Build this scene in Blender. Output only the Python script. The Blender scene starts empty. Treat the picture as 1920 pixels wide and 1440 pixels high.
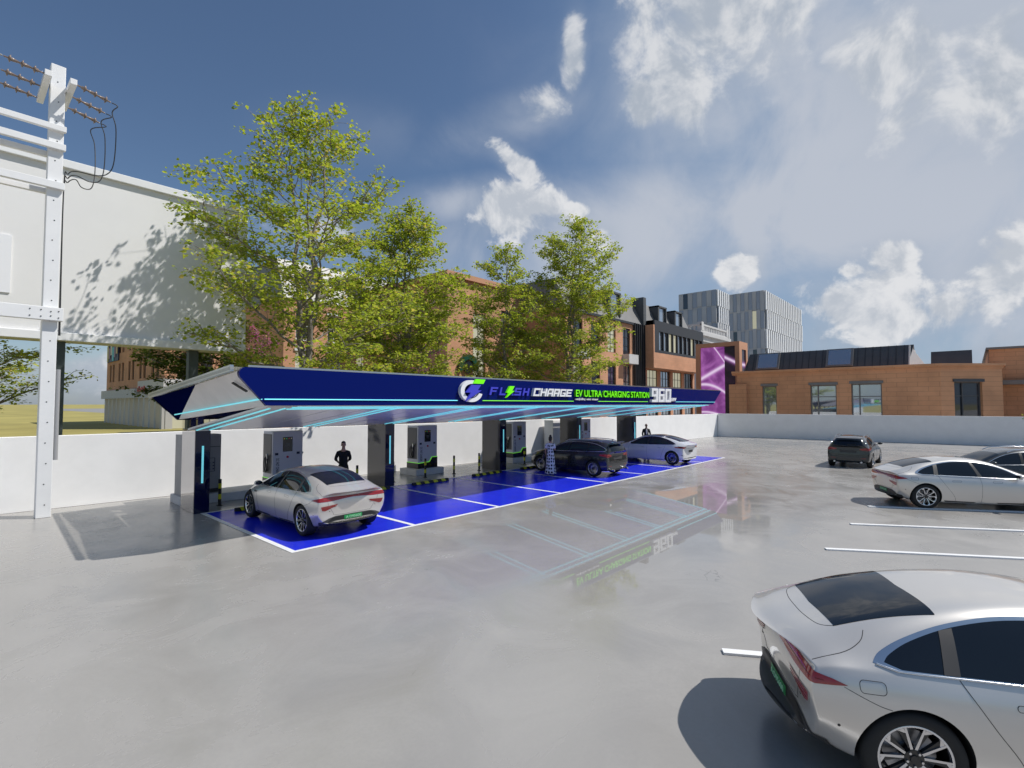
import bpy, bmesh, math, random
import numpy as np
from mathutils import Vector, Matrix, geometry
from mathutils.bvhtree import BVHTree

random.seed(7)
S = bpy.context.scene
COL = S.collection
R = math.radians

# ------------------------------------------------------------------ camera
F_PX, PITCH, YAW, CAM_H = 955.0, math.atan(37 / 955.0), 42.0, 3.1
cam_data = bpy.data.cameras.new('camera')
cam_data.sensor_width = 36.0
cam_data.lens = F_PX / 1920.0 * 36.0
cam_data.clip_start = 0.05
cam_data.clip_end = 9000.0
cam = bpy.data.objects.new('camera', cam_data)
cam.location = (0, 0, CAM_H)
cam.rotation_euler = (R(90) + PITCH, 0, R(YAW - 90))
COL.objects.link(cam)
S.camera = cam
S.view_settings.view_transform = 'Standard'
S.view_settings.look = 'None'
S.view_settings.exposure = 0.1
S.view_settings.gamma = 1.0
S.cycles.max_bounces = 6
S.cycles.diffuse_bounces = 4
S.cycles.glossy_bounces = 4
S.cycles.transmission_bounces = 3
S.cycles.transparent_max_bounces = 6
S.cycles.use_denoising = True
S.cycles.caustics_reflective = False
S.cycles.caustics_refractive = False
S.cycles.sample_clamp_indirect = 6.0

# ------------------------------------------------------------------ sun
SUN_TO = Vector((0.527, -0.517, 1.0)).normalized()
sun_data = bpy.data.lights.new('sun', 'SUN')
sun_data.energy = 4.2
sun_data.angle = R(0.55)
sun_data.color = (1.0, 0.965, 0.91)
sun = bpy.data.objects.new('sun', sun_data)
sun.rotation_euler = (-SUN_TO).to_track_quat('-Z', 'Y').to_euler()
sun.location = (20, -20, 60)
COL.objects.link(sun)

# ------------------------------------------------------------------ sky
world = bpy.data.worlds.new('World')
S.world = world
world.use_nodes = True
WT = world.node_tree
WT.nodes.clear()


class NT:
    """small helper to write node graphs"""
    def __init__(s, t): s.t = t
    def n(s, typ, **kw):
        nd = s.t.nodes.new(typ)
        for k, v in kw.items(): setattr(nd, k, v)
        return nd
    def put(s, sock, v):
        if isinstance(v, bpy.types.NodeSocket): s.t.links.new(v, sock)
        elif v is not None: sock.default_value = v
    def m(s, op, a, b=None, c=None, clamp=False):
        nd = s.n('ShaderNodeMath', operation=op, use_clamp=clamp)
        s.put(nd.inputs[0], a)
        if b is not None: s.put(nd.inputs[1], b)
        if c is not None: s.put(nd.inputs[2], c)
        return nd.outputs[0]
    def vm(s, op, a, b=None):
        nd = s.n('ShaderNodeVectorMath', operation=op)
        s.put(nd.inputs[0], a)
        if b is not None: s.put(nd.inputs[1], b)
        return nd.outputs['Value'] if op in ('DOT_PRODUCT', 'LENGTH') else nd.outputs[0]
    def noise(s, vec, scale, detail=4, rough=.55, dist=0):
        nd = s.n('ShaderNodeTexNoise')
        if vec is not None: s.put(nd.inputs['Vector'], vec)
        nd.inputs['Scale'].default_value = scale
        nd.inputs['Detail'].default_value = detail
        nd.inputs['Roughness'].default_value = rough
        nd.inputs['Distortion'].default_value = dist
        return nd.outputs['Fac'] if 'Fac' in nd.outputs else nd.outputs[0]
    def mix(s, f, a, b, mode='MIX'):
        nd = s.n('ShaderNodeMix', data_type='RGBA', blend_type=mode)
        s.put(nd.inputs[0], f)
        s.put(nd.inputs[6], a if isinstance(a, bpy.types.NodeSocket) else (*a, 1))
        s.put(nd.inputs[7], b if isinstance(b, bpy.types.NodeSocket) else (*b, 1))
        return nd.outputs[2]
    def smooth(s, v, lo, hi, a=0.0, b=1.0):
        nd = s.n('ShaderNodeMapRange', interpolation_type='SMOOTHSTEP')
        s.put(nd.inputs[0], v)
        for i, q in enumerate((lo, hi, a, b)): nd.inputs[1 + i].default_value = q
        return nd.outputs[0]


_cp, _sp = math.cos(PITCH), math.sin(PITCH)
_ca, _sa = math.cos(R(YAW)), math.sin(R(YAW))
FWD = Vector((_ca * _cp, _sa * _cp, _sp))
RGT = Vector((_sa, -_ca, 0))
UPV = RGT.cross(FWD)


def sky_dir(px, py):
    return (FWD + RGT * ((px - 960) / F_PX) - UPV * ((py - 720) / F_PX)).normalized()


W = NT(WT)
SKY_S = 0.10
tc = W.n('ShaderNodeTexCoord')
D = W.vm('NORMALIZE', tc.outputs['Generated'])
sky = W.n('ShaderNodeTexSky', sky_type='NISHITA', sun_disc=False)
sky.sun_elevation = math.asin(SUN_TO.z)
sky.sun_rotation = math.atan2(SUN_TO.x, SUN_TO.y)
sky.altitude = 100.0
sky.air_density = 1.0
sky.dust_density = 0.6
sky.ozone_density = 2.0
sep = W.n('ShaderNodeSeparateXYZ'); W.put(sep.inputs[0], D)
SX, SY, SZ = sep.outputs
# overall tone of this day's air: slate blue away from the sun
base = W.mix(1.0, sky.outputs[0], (0.74, 0.80, 0.85), 'MULTIPLY')
side = W.vm('DOT_PRODUCT', D, tuple(RGT))
base = W.mix(W.smooth(side, -.05, .5, 0, .7), base, (1.85, 2.95, 4.5))


def blob_field(items):
    """largest of a set of soft elliptical masses, each at its own direction in the sky"""
    acc = None
    for px, py, hw, hh, tilt, wt in items:
        c = sky_dir(px, py)
        e1 = (RGT - c * RGT.dot(c)).normalized(); e2 = c.cross(e1)
        if e2.z < 0: e2 = -e2
        t = R(tilt); a1 = e1 * math.cos(t) - e2 * math.sin(t); a2 = e1 * math.sin(t) + e2 * math.cos(t)
        k = F_PX * max(.3, c.dot(FWD))
        u = W.m('MULTIPLY', W.vm('DOT_PRODUCT', D, tuple(a1)), k / hw)
        v = W.m('MULTIPLY', W.vm('DOT_PRODUCT', D, tuple(a2)), k / hh)
        r2 = W.m('ADD', W.m('MULTIPLY', u, u), W.m('MULTIPLY', v, v))
        b = W.m('MULTIPLY', W.m('EXPONENT', W.m('MULTIPLY', r2, -0.8)), wt)
        b = W.m('MULTIPLY', b, W.smooth(W.vm('DOT_PRODUCT', D, tuple(c)), .25, .85))
        acc = b if acc is None else W.m('MAXIMUM', acc, b)
    return acc


# soft high veils (centre in photo pixels of the sky, half sizes, tilt, weight)
VEILS = [(1560, 390, 470, 105, -9, 1.0), (1780, 180, 270, 210, 0, .95), (1330, 70, 150, 130, 0, .5), (1000, 225, 170, 52, -15, .5), (1230, 430, 260, 60, 0, .6),
         (880, 372, 170, 40, -10, .62), (1720, 620, 380, 70, 0, .7), (700, 250, 220, 60, 0, .22), (1050, 560, 260, 60, 0, .45), (1560, 200, 300, 170, 0, .7), (1330, 350, 260, 70, -8, .42), (1500, 540, 420, 60, 0, .62), (170, 715, 260, 50, 0, .5), (2150, 250, 260, 300, 0, .9)]
nz_v = W.noise(D, 4.2, 7, .56, .5)
veil = W.m('MULTIPLY', blob_field(VEILS), W.smooth(nz_v, .28, .72, .5, 1.18))
base = W.mix(W.smooth(veil, .08, .88, 0, .94), base, (4.75, 5.1, 5.8))
# grey cloud bank close to the horizon
nz_lo = W.noise(D, 6.0, 7, .58)
low = W.m('SUBTRACT', W.m('ADD', nz_lo, 0.22), W.m('MULTIPLY', SZ, 2.4))
base = W.mix(W.smooth(low, 0.42, 0.85, 0, 0.7), base, (2.6, 3.05, 3.8))


def cumulus(base, items, scale, amp, lo, hi, shade, light, veil_w, opac):
    """ragged-edged masses, lit from the sun's side"""
    acc = blob_field(items)
    n1 = W.noise(D, scale, 10, .60, .3)
    n2 = W.noise(W.vm('ADD', D, tuple(SUN_TO * (.27 / scale))), scale, 5, .58, .3)
    dens = W.m('ADD', acc, W.m('MULTIPLY', W.m('SUBTRACT', n1, .5), amp))
    lit = W.smooth(W.m('ADD', W.m('SUBTRACT', n1, n2), W.m('MULTIPLY', W.m('SUBTRACT', 0.9, acc), 0.10)), -0.10, 0.16, 0, 1)
    base = W.mix(W.smooth(acc, .1, .9, 0, veil_w), base, (3.4, 4.0, 4.9))
    return W.mix(W.m('MULTIPLY', W.smooth(dens, lo, hi), opac), base, W.mix(lit, shade, light))


SOFT = [(1345, 45, 105, 95, 0, .95), (1265, 140, 40, 85, -28, .95), (1205, 190, 30, 34, 0, .95), (1076, 105, 18, 48, 0, .95), (1010, 205, 120, 36, -15, .5),
        (1690, 95, 70, 62, 0, .85), (1800, 60, 90, 50, -10, .72), (1860, 170, 100, 70, 0, .68), (1725, 190, 34, 66, 25, .7), (590, 430, 90, 40, 0, .8), (190, 705, 90, 26, 0, .85)]
CRISP = [(955, 398, 82, 50, 0, 1.0), (1080, 400, 24, 18, 0, .95), (1130, 452, 36, 36, 0, .85), (968, 305, 50, 20, 35, .95),
         (1388, 505, 34, 30, 0, 1.05), (1650, 545, 62, 48, -15, 1.0), (1595, 570, 60, 36, 10, .98), (1672, 488, 34, 24, 0, 1.0), (1603, 510, 22, 14, 0, .9), (1690, 600, 60, 30, 0, .85),
         (1785, 575, 46, 24, -10, .8), (1895, 505, 50, 36, -30, .9), (1850, 560, 40, 26, 0, .75)]
base = cumulus(base, SOFT, 9.0, 1.7, .45, .85, (3.9, 4.35, 5.0), (6.7, 6.8, 7.0), .35, .88)
base = cumulus(base, CRISP, 12.0, 1.9, .46, .74, (4.7, 5.05, 5.6), (7.2, 7.25, 7.4), .40, .92)
bg = W.n('ShaderNodeBackground')
W.put(bg.inputs[0], base)
bg.inputs[1].default_value = SKY_S
wo = W.n('ShaderNodeOutputWorld')
WT.links.new(bg.outputs[0], wo.inputs[0])


# ------------------------------------------------------------------ mesh helpers
class MB:
    """collects shapes and links them as ONE mesh object"""
    def __init__(s): s.v = []; s.f = []; s.m = []; s.s = []
    def add(s, vs, fs, m=0, sm=False):
        o = len(s.v); s.v += [tuple(p) for p in vs]
        for f in fs: s.f.append(tuple(i + o for i in f)); s.m.append(m); s.s.append(sm)
        return s
    def box(s, x0, x1, y0, y1, z0, z1, m=0):
        return s.add([(x0, y0, z0), (x1, y0, z0), (x1, y1, z0), (x0, y1, z0), (x0, y0, z1), (x1, y0, z1), (x1, y1, z1), (x0, y1, z1)],
                     [(3, 2, 1, 0), (4, 5, 6, 7), (0, 1, 5, 4), (1, 2, 6, 5), (2, 3, 7, 6), (3, 0, 4, 7)], m)
    def frame_box(s, o, u, v, n, a, b, c, m=0):
        """box spanned from o along unit vectors u, v, n with ranges a, b, c"""
        o, u, v, n = Vector(o), Vector(u), Vector(v), Vector(n)
        P = [o + u * a[i] + v * b[j] + n * c[k] for k in (0, 1) for j in (0, 1) for i in (0, 1)]
        F = [(0, 2, 3, 1), (4, 5, 7, 6), (0, 1, 5, 4), (1, 3, 7, 5), (3, 2, 6, 7), (2, 0, 4, 6)]
        if u.cross(v).dot(n) * (a[1] - a[0]) * (b[1] - b[0]) * (c[1] - c[0]) < 0: F = [f[::-1] for f in F]
        return s.add(P, F, m)
    def bar(s, p, q, w, h, up=(0, 0, 1), m=0):
        p, q = Vector(p), Vector(q); d = (q - p); L = d.length; d /= L
        sd = d.cross(Vector(up))
        if sd.length < 1e-5: sd = d.cross(Vector((1, 0, 0)))
        sd.normalize(); u2 = sd.cross(d)
        return s.frame_box(p, d, sd, u2, (0, L), (-w / 2, w / 2), (-h / 2, h / 2), m)
    def prism(s, pts, ext, m=0):
        ext = Vector(ext); A = [Vector(p) for p in pts]; n = len(A)
        nr = geometry.normal(A) if n > 2 else Vector((0, 0, 1))
        B = [p + ext for p in A]
        if nr.dot(ext) > 0: top, bot = A[::-1], B
        fs = []
        if nr.dot(ext) > 0:
            fs = [tuple(range(n))[::-1], tuple(range(n, 2 * n))] + [(i, (i + 1) % n, n + (i + 1) % n, n + i) for i in range(n)]
        else:
            fs = [tuple(range(n)), tuple(range(n, 2 * n))[::-1]] + [((i + 1) % n, i, n + i, n + (i + 1) % n) for i in range(n)]
        return s.add(A + B, fs, m)
    def cyl(s, p, q, r0, r1=None, n=12, m=0, caps=True, sm=True):
        r1 = r0 if r1 is None else r1
        p, q = Vector(p), Vector(q); d = (q - p).normalized()
        a = d.orthogonal().normalized(); b = d.cross(a)
        vs = []
        for c, r in ((p, r0), (q, r1)):
            vs += [c + (a * math.cos(2 * math.pi * i / n) + b * math.sin(2 * math.pi * i / n)) * r for i in range(n)]
        s.add(vs, [(i, (i + 1) % n, n + (i + 1) % n, n + i) for i in range(n)], m, sm)
        if caps: s.add(vs, [tuple(range(n))[::-1], tuple(range(n, 2 * n))], m)
        return s
    def tube(s, pts, r, n=6, m=0, closed=False):
        P = [Vector(p) for p in pts]; N = len(P)
        if N < 2: return s
        rr = r if hasattr(r, '__len__') else [r] * N
        vs = []; prev = None
        for i in range(N):
            if closed: d = P[(i + 1) % N] - P[i - 1]
            else: d = P[min(i + 1, N - 1)] - P[max(i - 1, 0)]
            if d.length < 1e-9: d = Vector((0, 0, 1))
            d.normalize()
            a = d.orthogonal() if prev is None else prev - d * prev.dot(d)
            if a.length < 1e-6: a = d.orthogonal()
            a.normalize(); prev = a; b = d.cross(a)
            vs += [P[i] + (a * math.cos(2 * math.pi * k / n) + b * math.sin(2 * math.pi * k / n)) * rr[i] for k in range(n)]
        fs = []
        for i in range(N if closed else N - 1):
            j = (i + 1) % N
            fs += [(i * n + k, i * n + (k + 1) % n, j * n + (k + 1) % n, j * n + k) for k in range(n)]
        s.add(vs, fs, m, True)
        if not closed: s.add(vs, [tuple(range(n))[::-1], tuple(range((N - 1) * n, N * n))], m)
        return s
    def lathe(s, prof, n=24, m=0, axis='Z', o=(0, 0, 0), sm=True):
        """prof: (radius, height) pairs turned round an axis"""
        vs = []
        for r, h in prof:
            for k in range(n):
                a = 2 * math.pi * k / n
                c, d = r * math.cos(a), r * math.sin(a)
                p = (c, d, h) if axis == 'Z' else ((c, h, -d) if axis == 'Y' else (h, c, d))
                vs.append((p[0] + o[0], p[1] + o[1], p[2] + o[2]))
        fs = [(i * n + k, i * n + (k + 1) % n, (i + 1) * n + (k + 1) % n, (i + 1) * n + k) for i in range(len(prof) - 1) for k in range(n)]
        return s.add(vs, fs, m, sm)
    def ball(s, c, rx, ry=None, rz=None, n=12, m=0):
        ry = rx if ry is None else ry; rz = rx if rz is None else rz
        vs, k = [], n // 2
        for i in range(k + 1):
            t = math.pi * i / k - math.pi / 2
            for j in range(n):
                a = 2 * math.pi * j / n
                vs.append((c[0] + rx * math.cos(t) * math.cos(a), c[1] + ry * math.cos(t) * math.sin(a), c[2] + rz * math.sin(t)))
        return s.add(vs, [(i * n + j, i * n + (j + 1) % n, (i + 1) * n + (j + 1) % n, (i + 1) * n + j) for i in range(k) for j in range(n)], m, True)
    def build(s, name, mats, parent=None, bevel=0.0, seg=2):
        me = bpy.data.meshes.new(name)
        me.from_pydata(s.v, [], s.f)
        if not isinstance(mats, (list, tuple)): mats = [mats]
        for x in mats: me.materials.append(x)
        me.polygons.foreach_set('material_index', s.m)
        me.polygons.foreach_set('use_smooth', s.s)
        me.validate(); me.update()
        o = bpy.data.objects.new(name, me); COL.objects.link(o)
        if parent is not None: o.parent = parent
        if bevel > 0:
            b = o.modifiers.new('bevel', 'BEVEL'); b.width = bevel; b.segments = seg; b.limit_method = 'ANGLE'; b.angle_limit = R(40)
        return o


def tag(o, label, cat, group=None):
    o['label'] = label; o['category'] = cat
    if group: o['group'] = group
    return o


def thing(name, label, cat, loc=(0, 0, 0), rz=0.0, group=None):
    o = bpy.data.objects.new(name, None); COL.objects.link(o)
    o.empty_display_size = 0.2
    o.location = loc; o.rotation_euler = (0, 0, rz)
    return tag(o, label, cat, group)


def structure(o):
    o['kind'] = 'structure'; return o


def children(o):
    return [c for c in list(COL.objects) if c.parent == o]


def dup(root, loc, rz, label, group=None):
    def rec(o, par):
        c = o.copy(); COL.objects.link(c)
        if par is not None:
            c.parent = par; c.matrix_parent_inverse = o.matrix_parent_inverse.copy()
        for ch in children(o): rec(ch, c)
        return c
    r = rec(root, None)
    r.location = loc; r.rotation_euler = (0, 0, rz); r['label'] = label
    if group: r['group'] = group
    return r


# ------------------------------------------------------------------ materials
def pmat(name, col, rough=.5, metal=0.0, spec=.5, coat=0.0, emit=None, estr=0.0, var=0.0, vscale=4.0, bump=0.0, bscale=60.0, rvar=0.0, trans=0.0, alpha=1.0):
    m = bpy.data.materials.new(name); m.use_nodes = True
    t = NT(m.node_tree); b = m.node_tree.nodes['Principled BSDF']
    b.inputs['Base Color'].default_value = (*col, 1)
    b.inputs['Roughness'].default_value = rough
    b.inputs['Metallic'].default_value = metal
    b.inputs['Specular IOR Level'].default_value = spec
    b.inputs['Coat Weight'].default_value = coat
    b.inputs['Coat Roughness'].default_value = 0.03
    b.inputs['Transmission Weight'].default_value = trans
    if emit:
        b.inputs['Emission Color'].default_value = (*emit, 1); b.inputs['Emission Strength'].default_value = estr
    oc = t.n('ShaderNodeTexCoord').outputs['Object'] if (var or bump or rvar) else None
    if var:
        f = t.noise(oc, vscale, 5, .6)
        f = t.smooth(f, .3, .7)
        c = t.mix(f, tuple(x * (1 - var) for x in col), tuple(min(1, x * (1 + var)) for x in col))
        m.node_tree.links.new(c, b.inputs['Base Color'])
    if rvar:
        f = t.noise(oc, vscale * 1.7, 4, .6)
        m.node_tree.links.new(t.smooth(f, .3, .7, max(.02, rough - rvar), rough + rvar), b.inputs['Roughness'])
    if bump:
        bp = t.n('ShaderNodeBump'); bp.inputs['Strength'].default_value = bump; bp.inputs['Distance'].default_value = .02
        m.node_tree.links.new(t.noise(oc, bscale, 5, .6), bp.inputs['Height'])
        m.node_tree.links.new(bp.outputs[0], b.inputs['Normal'])
    return m


def brick_mat(name, c1, c2, mortar, bw, bh, msize=.012, rough=.85):
    m = bpy.data.materials.new(name); m.use_nodes = True
    t = NT(m.node_tree); b = m.node_tree.nodes['Principled BSDF']
    oc = t.n('ShaderNodeTexCoord').outputs['Object']
    sp = t.n('ShaderNodeSeparateXYZ'); t.put(sp.inputs[0], oc)
    cb = t.n('ShaderNodeCombineXYZ')
    t.put(cb.inputs[0], t.m('ADD', sp.outputs[0], sp.outputs[1])); t.put(cb.inputs[1], sp.outputs[2])
    br = t.n('ShaderNodeTexBrick')
    t.put(br.inputs['Vector'], cb.outputs[0])
    br.inputs['Color1'].default_value = (*c1, 1); br.inputs['Color2'].default_value = (*c2, 1); br.inputs['Mortar'].default_value = (*mortar, 1)
    br.inputs['Scale'].default_value = 1.0; br.inputs['Mortar Size'].default_value = msize
    br.inputs['Brick Width'].default_value = bw; br.inputs['Row Height'].default_value = bh
    f = t.smooth(t.noise(oc, .35, 5, .6), .3, .7, .86, 1.1)
    vv = t.n('ShaderNodeCombineXYZ')
    for i in range(3): t.put(vv.inputs[i], f)
    c = t.mix(1.0, br.outputs['Color'], vv.outputs[0], 'MULTIPLY')
    m.node_tree.links.new(c, b.inputs['Base Color'])
    b.inputs['Roughness'].default_value = rough
    bp = t.n('ShaderNodeBump'); bp.inputs['Strength'].default_value = .35; bp.inputs['Distance'].default_value = .02; bp.invert = True
    m.node_tree.links.new(br.outputs['Fac'], bp.inputs['Height']); m.node_tree.links.new(bp.outputs[0], b.inputs['Normal'])
    return m


def concrete_floor():
    m = bpy.data.materials.new('polished concrete'); m.use_nodes = True
    t = NT(m.node_tree); b = m.node_tree.nodes['Principled BSDF']
    oc = t.n('ShaderNodeTexCoord').outputs['Object']
    big = t.noise(oc, .11, 6, .62, .6); mid = t.noise(oc, .7, 8, .66, .8); fine = t.noise(oc, 22, 6, .7)
    v = t.m('ADD', t.m('MULTIPLY', t.smooth(big, .3, .7), .45), t.m('MULTIPLY', t.smooth(mid, .28, .72), .55))
    c = t.mix(v, (.285, .272, .255), (.38, .364, .343))
    c = t.mix(t.smooth(fine, .35, .75, 0, .22), c, (.25, .245, .24))
    # hairline cracks, only here and there
    wv = t.n('ShaderNodeVectorMath', operation='ADD'); t.put(wv.inputs[0], oc)
    nd = t.n('ShaderNodeTexNoise'); t.put(nd.inputs['Vector'], oc); nd.inputs['Scale'].default_value = 3.0; nd.inputs['Detail'].default_value = 5
    sc = t.n('ShaderNodeVectorMath', operation='SCALE'); t.put(sc.inputs[0], nd.outputs['Color']); sc.inputs['Scale'].default_value = .45
    t.put(wv.inputs[1], sc.outputs[0])
    vo = t.n('ShaderNodeTexVoronoi', feature='DISTANCE_TO_EDGE'); t.put(vo.inputs['Vector'], wv.outputs[0]); vo.inputs['Scale'].default_value = .8
    ck = t.smooth(vo.outputs['Distance'], .0, .006, 1, 0)
    gate = t.smooth(t.noise(oc, .9, 3, .5), .64, .70)
    c = t.mix(t.m('MULTIPLY', t.m('MULTIPLY', ck, gate), .6), c, (.12, .12, .115))
    m.node_tree.links.new(c, b.inputs['Base Color'])
    rr = t.m('ADD', t.smooth(big, .35, .65, .16, .32), t.smooth(mid, .3, .7, -.04, .08))
    # a smoother, wet-polished area in the middle of the lot, and nearer a pale light reflection painted into the colour
    sp = t.n('ShaderNodeSeparateXYZ'); t.put(sp.inputs[0], oc)
    def area(cx, cy, ra, rb, ang, lo, hi):
        ca, sa = math.cos(R(ang)), math.sin(R(ang))
        dx, dy = t.m('SUBTRACT', sp.outputs[0], cx), t.m('SUBTRACT', sp.outputs[1], cy)
        u = t.m('DIVIDE', t.m('ADD', t.m('MULTIPLY', dx, ca), t.m('MULTIPLY', dy, sa)), ra)
        w = t.m('DIVIDE', t.m('SUBTRACT', t.m('MULTIPLY', dy, ca), t.m('MULTIPLY', dx, sa)), rb)
        d = t.m('SQRT', t.m('ADD', t.m('MULTIPLY', u, u), t.m('MULTIPLY', w, w)))
        return t.smooth(t.m('ADD', d, t.m('MULTIPLY', t.m('SUBTRACT', mid, .5), .9)), lo, hi, 1, 0)
    wet = area(12.5, 6.6, 8.5, 3.9, 8, .55, 1.1)
    glare_patch = area(5.0, 4.3, 3.2, 1.15, 40, .45, 1.1)
    rr = t.m('MULTIPLY', rr, t.m('SUBTRACT', 1.0, t.m('MULTIPLY', wet, .93)))
    rr = t.m('ADD', rr, t.m('MULTIPLY', glare_patch, .12))
    c = t.mix(t.m('MULTIPLY', wet, .22), c, (.20, .195, .19)); c = t.mix(t.m('MULTIPLY', glare_patch, .2), c, (.46, .445, .42))
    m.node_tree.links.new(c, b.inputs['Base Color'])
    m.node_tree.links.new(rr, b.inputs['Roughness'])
    b.inputs['Specular IOR Level'].default_value = .5
    bp = t.n('ShaderNodeBump'); bp.inputs['Distance'].default_value = .01
    t.put(bp.inputs['Strength'], t.m('MULTIPLY', t.m('SUBTRACT', 1.0, wet), .05))
    m.node_tree.links.new(fine, bp.inputs['Height']); m.node_tree.links.new(bp.outputs[0], b.inputs['Normal'])
    return m



def glazing(name):
    m = bpy.data.materials.new(name); m.use_nodes = True; t = NT(m.node_tree); nt = m.node_tree
    p = nt.nodes['Principled BSDF']; p.inputs['Base Color'].default_value = (.62, .60, .56, 1); p.inputs['Roughness'].default_value = .2
    tr = t.n('ShaderNodeBsdfTransparent'); tr.inputs[0].default_value = (.93, .92, .90, 1)
    mx = t.n('ShaderNodeMixShader'); mx.inputs[0].default_value = .28
    nt.links.new(tr.outputs[0], mx.inputs[1]); nt.links.new(p.outputs[0], mx.inputs[2]); nt.links.new(mx.outputs[0], nt.nodes['Material Output'].inputs[0])
    return m


M = {}
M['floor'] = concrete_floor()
M['sand'] = pmat('parched khaki ground', (.34, .29, .085), .95, var=.22, vscale=.05)
M['bouncegrey'] = pmat('grey bounce ground', (.26, .255, .25), .85, var=.1, vscale=.3)
M['wall'] = pmat('white painted render', (.86, .85, .835), .8, var=.03, vscale=1.2, bump=.12, bscale=3.0)
M['white'] = pmat('white painted steel', (.80, .80, .80), .45, var=.02, vscale=2)
M['board'] = pmat('pale grey board', (.78, .77, .76), .7, var=.015, vscale=.6)
M['postgrey'] = pmat('dark green grey steel', (.055, .07, .068), .5)
M['concrete'] = pmat('pale cast concrete', (.60, .60, .61), .7, var=.06, vscale=3, bump=.1)
M['blue'] = pmat('glossy blue bay paint', (.016, .028, .56), .2, spec=.03, var=.06, vscale=1.0, rvar=.05)
M['line'] = pmat('white line paint', (.80, .80, .80), .4, var=.05, vscale=8)
M['navy'] = pmat('navy gloss panel', (.0015, .008, .115), .22, spec=.10)
M['navydk'] = pmat('dark navy gloss panel', (.002, .004, .035), .05, spec=.5)
M['navyend'] = pmat('dark navy end panel', (.002, .005, .05), .9, spec=0.0)
M['mirror'] = pmat('pale gloss cladding', (.42, .40, .40), .06, metal=.9, coat=.3)
M['cladreflect'] = pmat('dark reflection cladding', (.085, .08, .08), .08, coat=.25)  # gloss cladding with a dark under-canopy reflection put into its colour
M['panel'] = pmat('off white composite panel', (.76, .725, .71), .45, var=.05, vscale=1.5)
M['soffit'] = pmat('lavender white soffit', (.90, .875, .90), .3)
M['seam'] = pmat('seam', (.80, .80, .82), .5)
M['cyan'] = pmat('cyan light strip', (.2, .8, .9), .4, emit=(.17, .60, .68), estr=.68)
M['green'] = pmat('green light strip', (.2, .8, .05), .4, emit=(.16, .60, .03), estr=.55)
M['lime'] = pmat('lime sign face', (.17, .82, .0), .4, emit=(.14, .75, .0), estr=.35)
M['limeside'] = pmat('lime sign side', (.09, .42, .0), .4)
M['signwhite'] = pmat('white sign face', (.84, .84, .86), .35)
M['violet'] = pmat('violet blue sign face', (.055, .06, .58), .35)
M['roofsilver'] = glazing('translucent roof sheet')
M['black'] = pmat('black plastic', (.012, .012, .013), .45)
M['yellow'] = pmat('yellow safety paint', (.72, .69, .018), .5, var=.1, vscale=20)
M['rubber'] = pmat('black rubber', (.025, .025, .026), .7, var=.15, vscale=20)
M['charger'] = pmat('pale charger shell', (.60, .60, .66), .35)
M['chargerside'] = pmat('grey charger side', (.13, .125, .125), .5)
M['cabinet'] = pmat('grey cabinet', (.27, .27, .28), .5, var=.05, vscale=3)
M['screen'] = pmat('dark screen', (.01, .011, .016), .12)
M['screenlit'] = pmat('dim display', (.05, .05, .055), .2)
M['red'] = pmat('red button', (.55, .01, .012), .4)
M['navyink'] = pmat('navy ink', (.008, .010, .05), .5)
M['steel'] = pmat('brushed steel', (.6, .6, .6), .3, metal=1)
M['cable'] = pmat('black cable', (.02, .02, .022), .5)
M['conduit'] = pmat('grey conduit', (.35, .35, .36), .4)
M['porcelain'] = pmat('brown insulator', (.24, .18, .145), .25)
M['wire'] = pmat('grey twisted wire', (.34, .33, .31), .5, metal=.3)
M['paint_silver'] = pmat('champagne silver paint', (.68, .645, .60), .28, metal=.5, coat=1.0)
M['paint_white'] = pmat('pearl white paint', (.70, .70, .72), .3, metal=.1, coat=1.0)
M['paint_dark'] = pmat('charcoal paint', (.030, .031, .031), .25, metal=.5, coat=1.0)
M['glass'] = pmat('dark car glass', (.005, .008, .014), .02, spec=.55)
M['chrome'] = pmat('satin chrome', (.75, .75, .76), .12, metal=1)
M['gap'] = pmat('panel gap', (.02, .02, .02), .6)
M['well'] = pmat('wheel well', (.010, .010, .010), .8)
M['tyre'] = pmat('tyre rubber', (.016, .016, .016), .75)
M['alloy'] = pmat('polished alloy', (.72, .72, .74), .15, metal=1)
M['alloydk'] = pmat('black alloy', (.012, .012, .012), .3, coat=.4)
M['disc'] = pmat('brake disc', (.32, .32, .33), .35, metal=1)
M['lamp'] = pmat('red lamp lens', (.22, .006, .006), .12, coat=1.0, emit=(.5, .02, .02), estr=.06)
M['lampdk'] = pmat('dark red lamp line', (.09, .005, .005), .2)
M['lampclear'] = pmat('clear lamp lens', (.55, .56, .58), .08, coat=1)
M['trim'] = pmat('dark bumper plastic', (.055, .052, .05), .45)
M['plate'] = pmat('green number plate', (.01, .26, .07), .4)
M['plateink'] = pmat('pale plate ink', (.35, .7, .45), .5)
M['brick'] = brick_mat('orange brick', (.60, .31, .18), (.64, .335, .195), (.54, .30, .19), .9, .3, .012)
M['brickbig'] = brick_mat('brown block brick', (.72, .37, .20), (.69, .35, .185), (.55, .275, .145), 1.5, .42, .02)
M['brickplain'] = pmat('orange render', (.60, .31, .185), .85, var=.05, vscale=.5)
M['zinc'] = pmat('standing seam zinc', (.22, .215, .21), .5, metal=.2, var=.06, vscale=.8)
M['zincdk'] = pmat('dark zinc', (.085, .09, .095), .55, var=.08, vscale=1.0)
M['frame'] = pmat('dark window frame', (.035, .037, .042), .5)
M['framelt'] = pmat('white window frame', (.70, .70, .69), .5)
M['pane'] = pmat('window glass', (.03, .04, .055), .03, spec=.9)
M['panemirror'] = pmat('reflective window glass', (.50, .55, .60), .03, metal=.75)
M['panelit'] = pmat('lit window glass', (.25, .25, .2), .06, emit=(.55, .52, .36), estr=.55)
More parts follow.
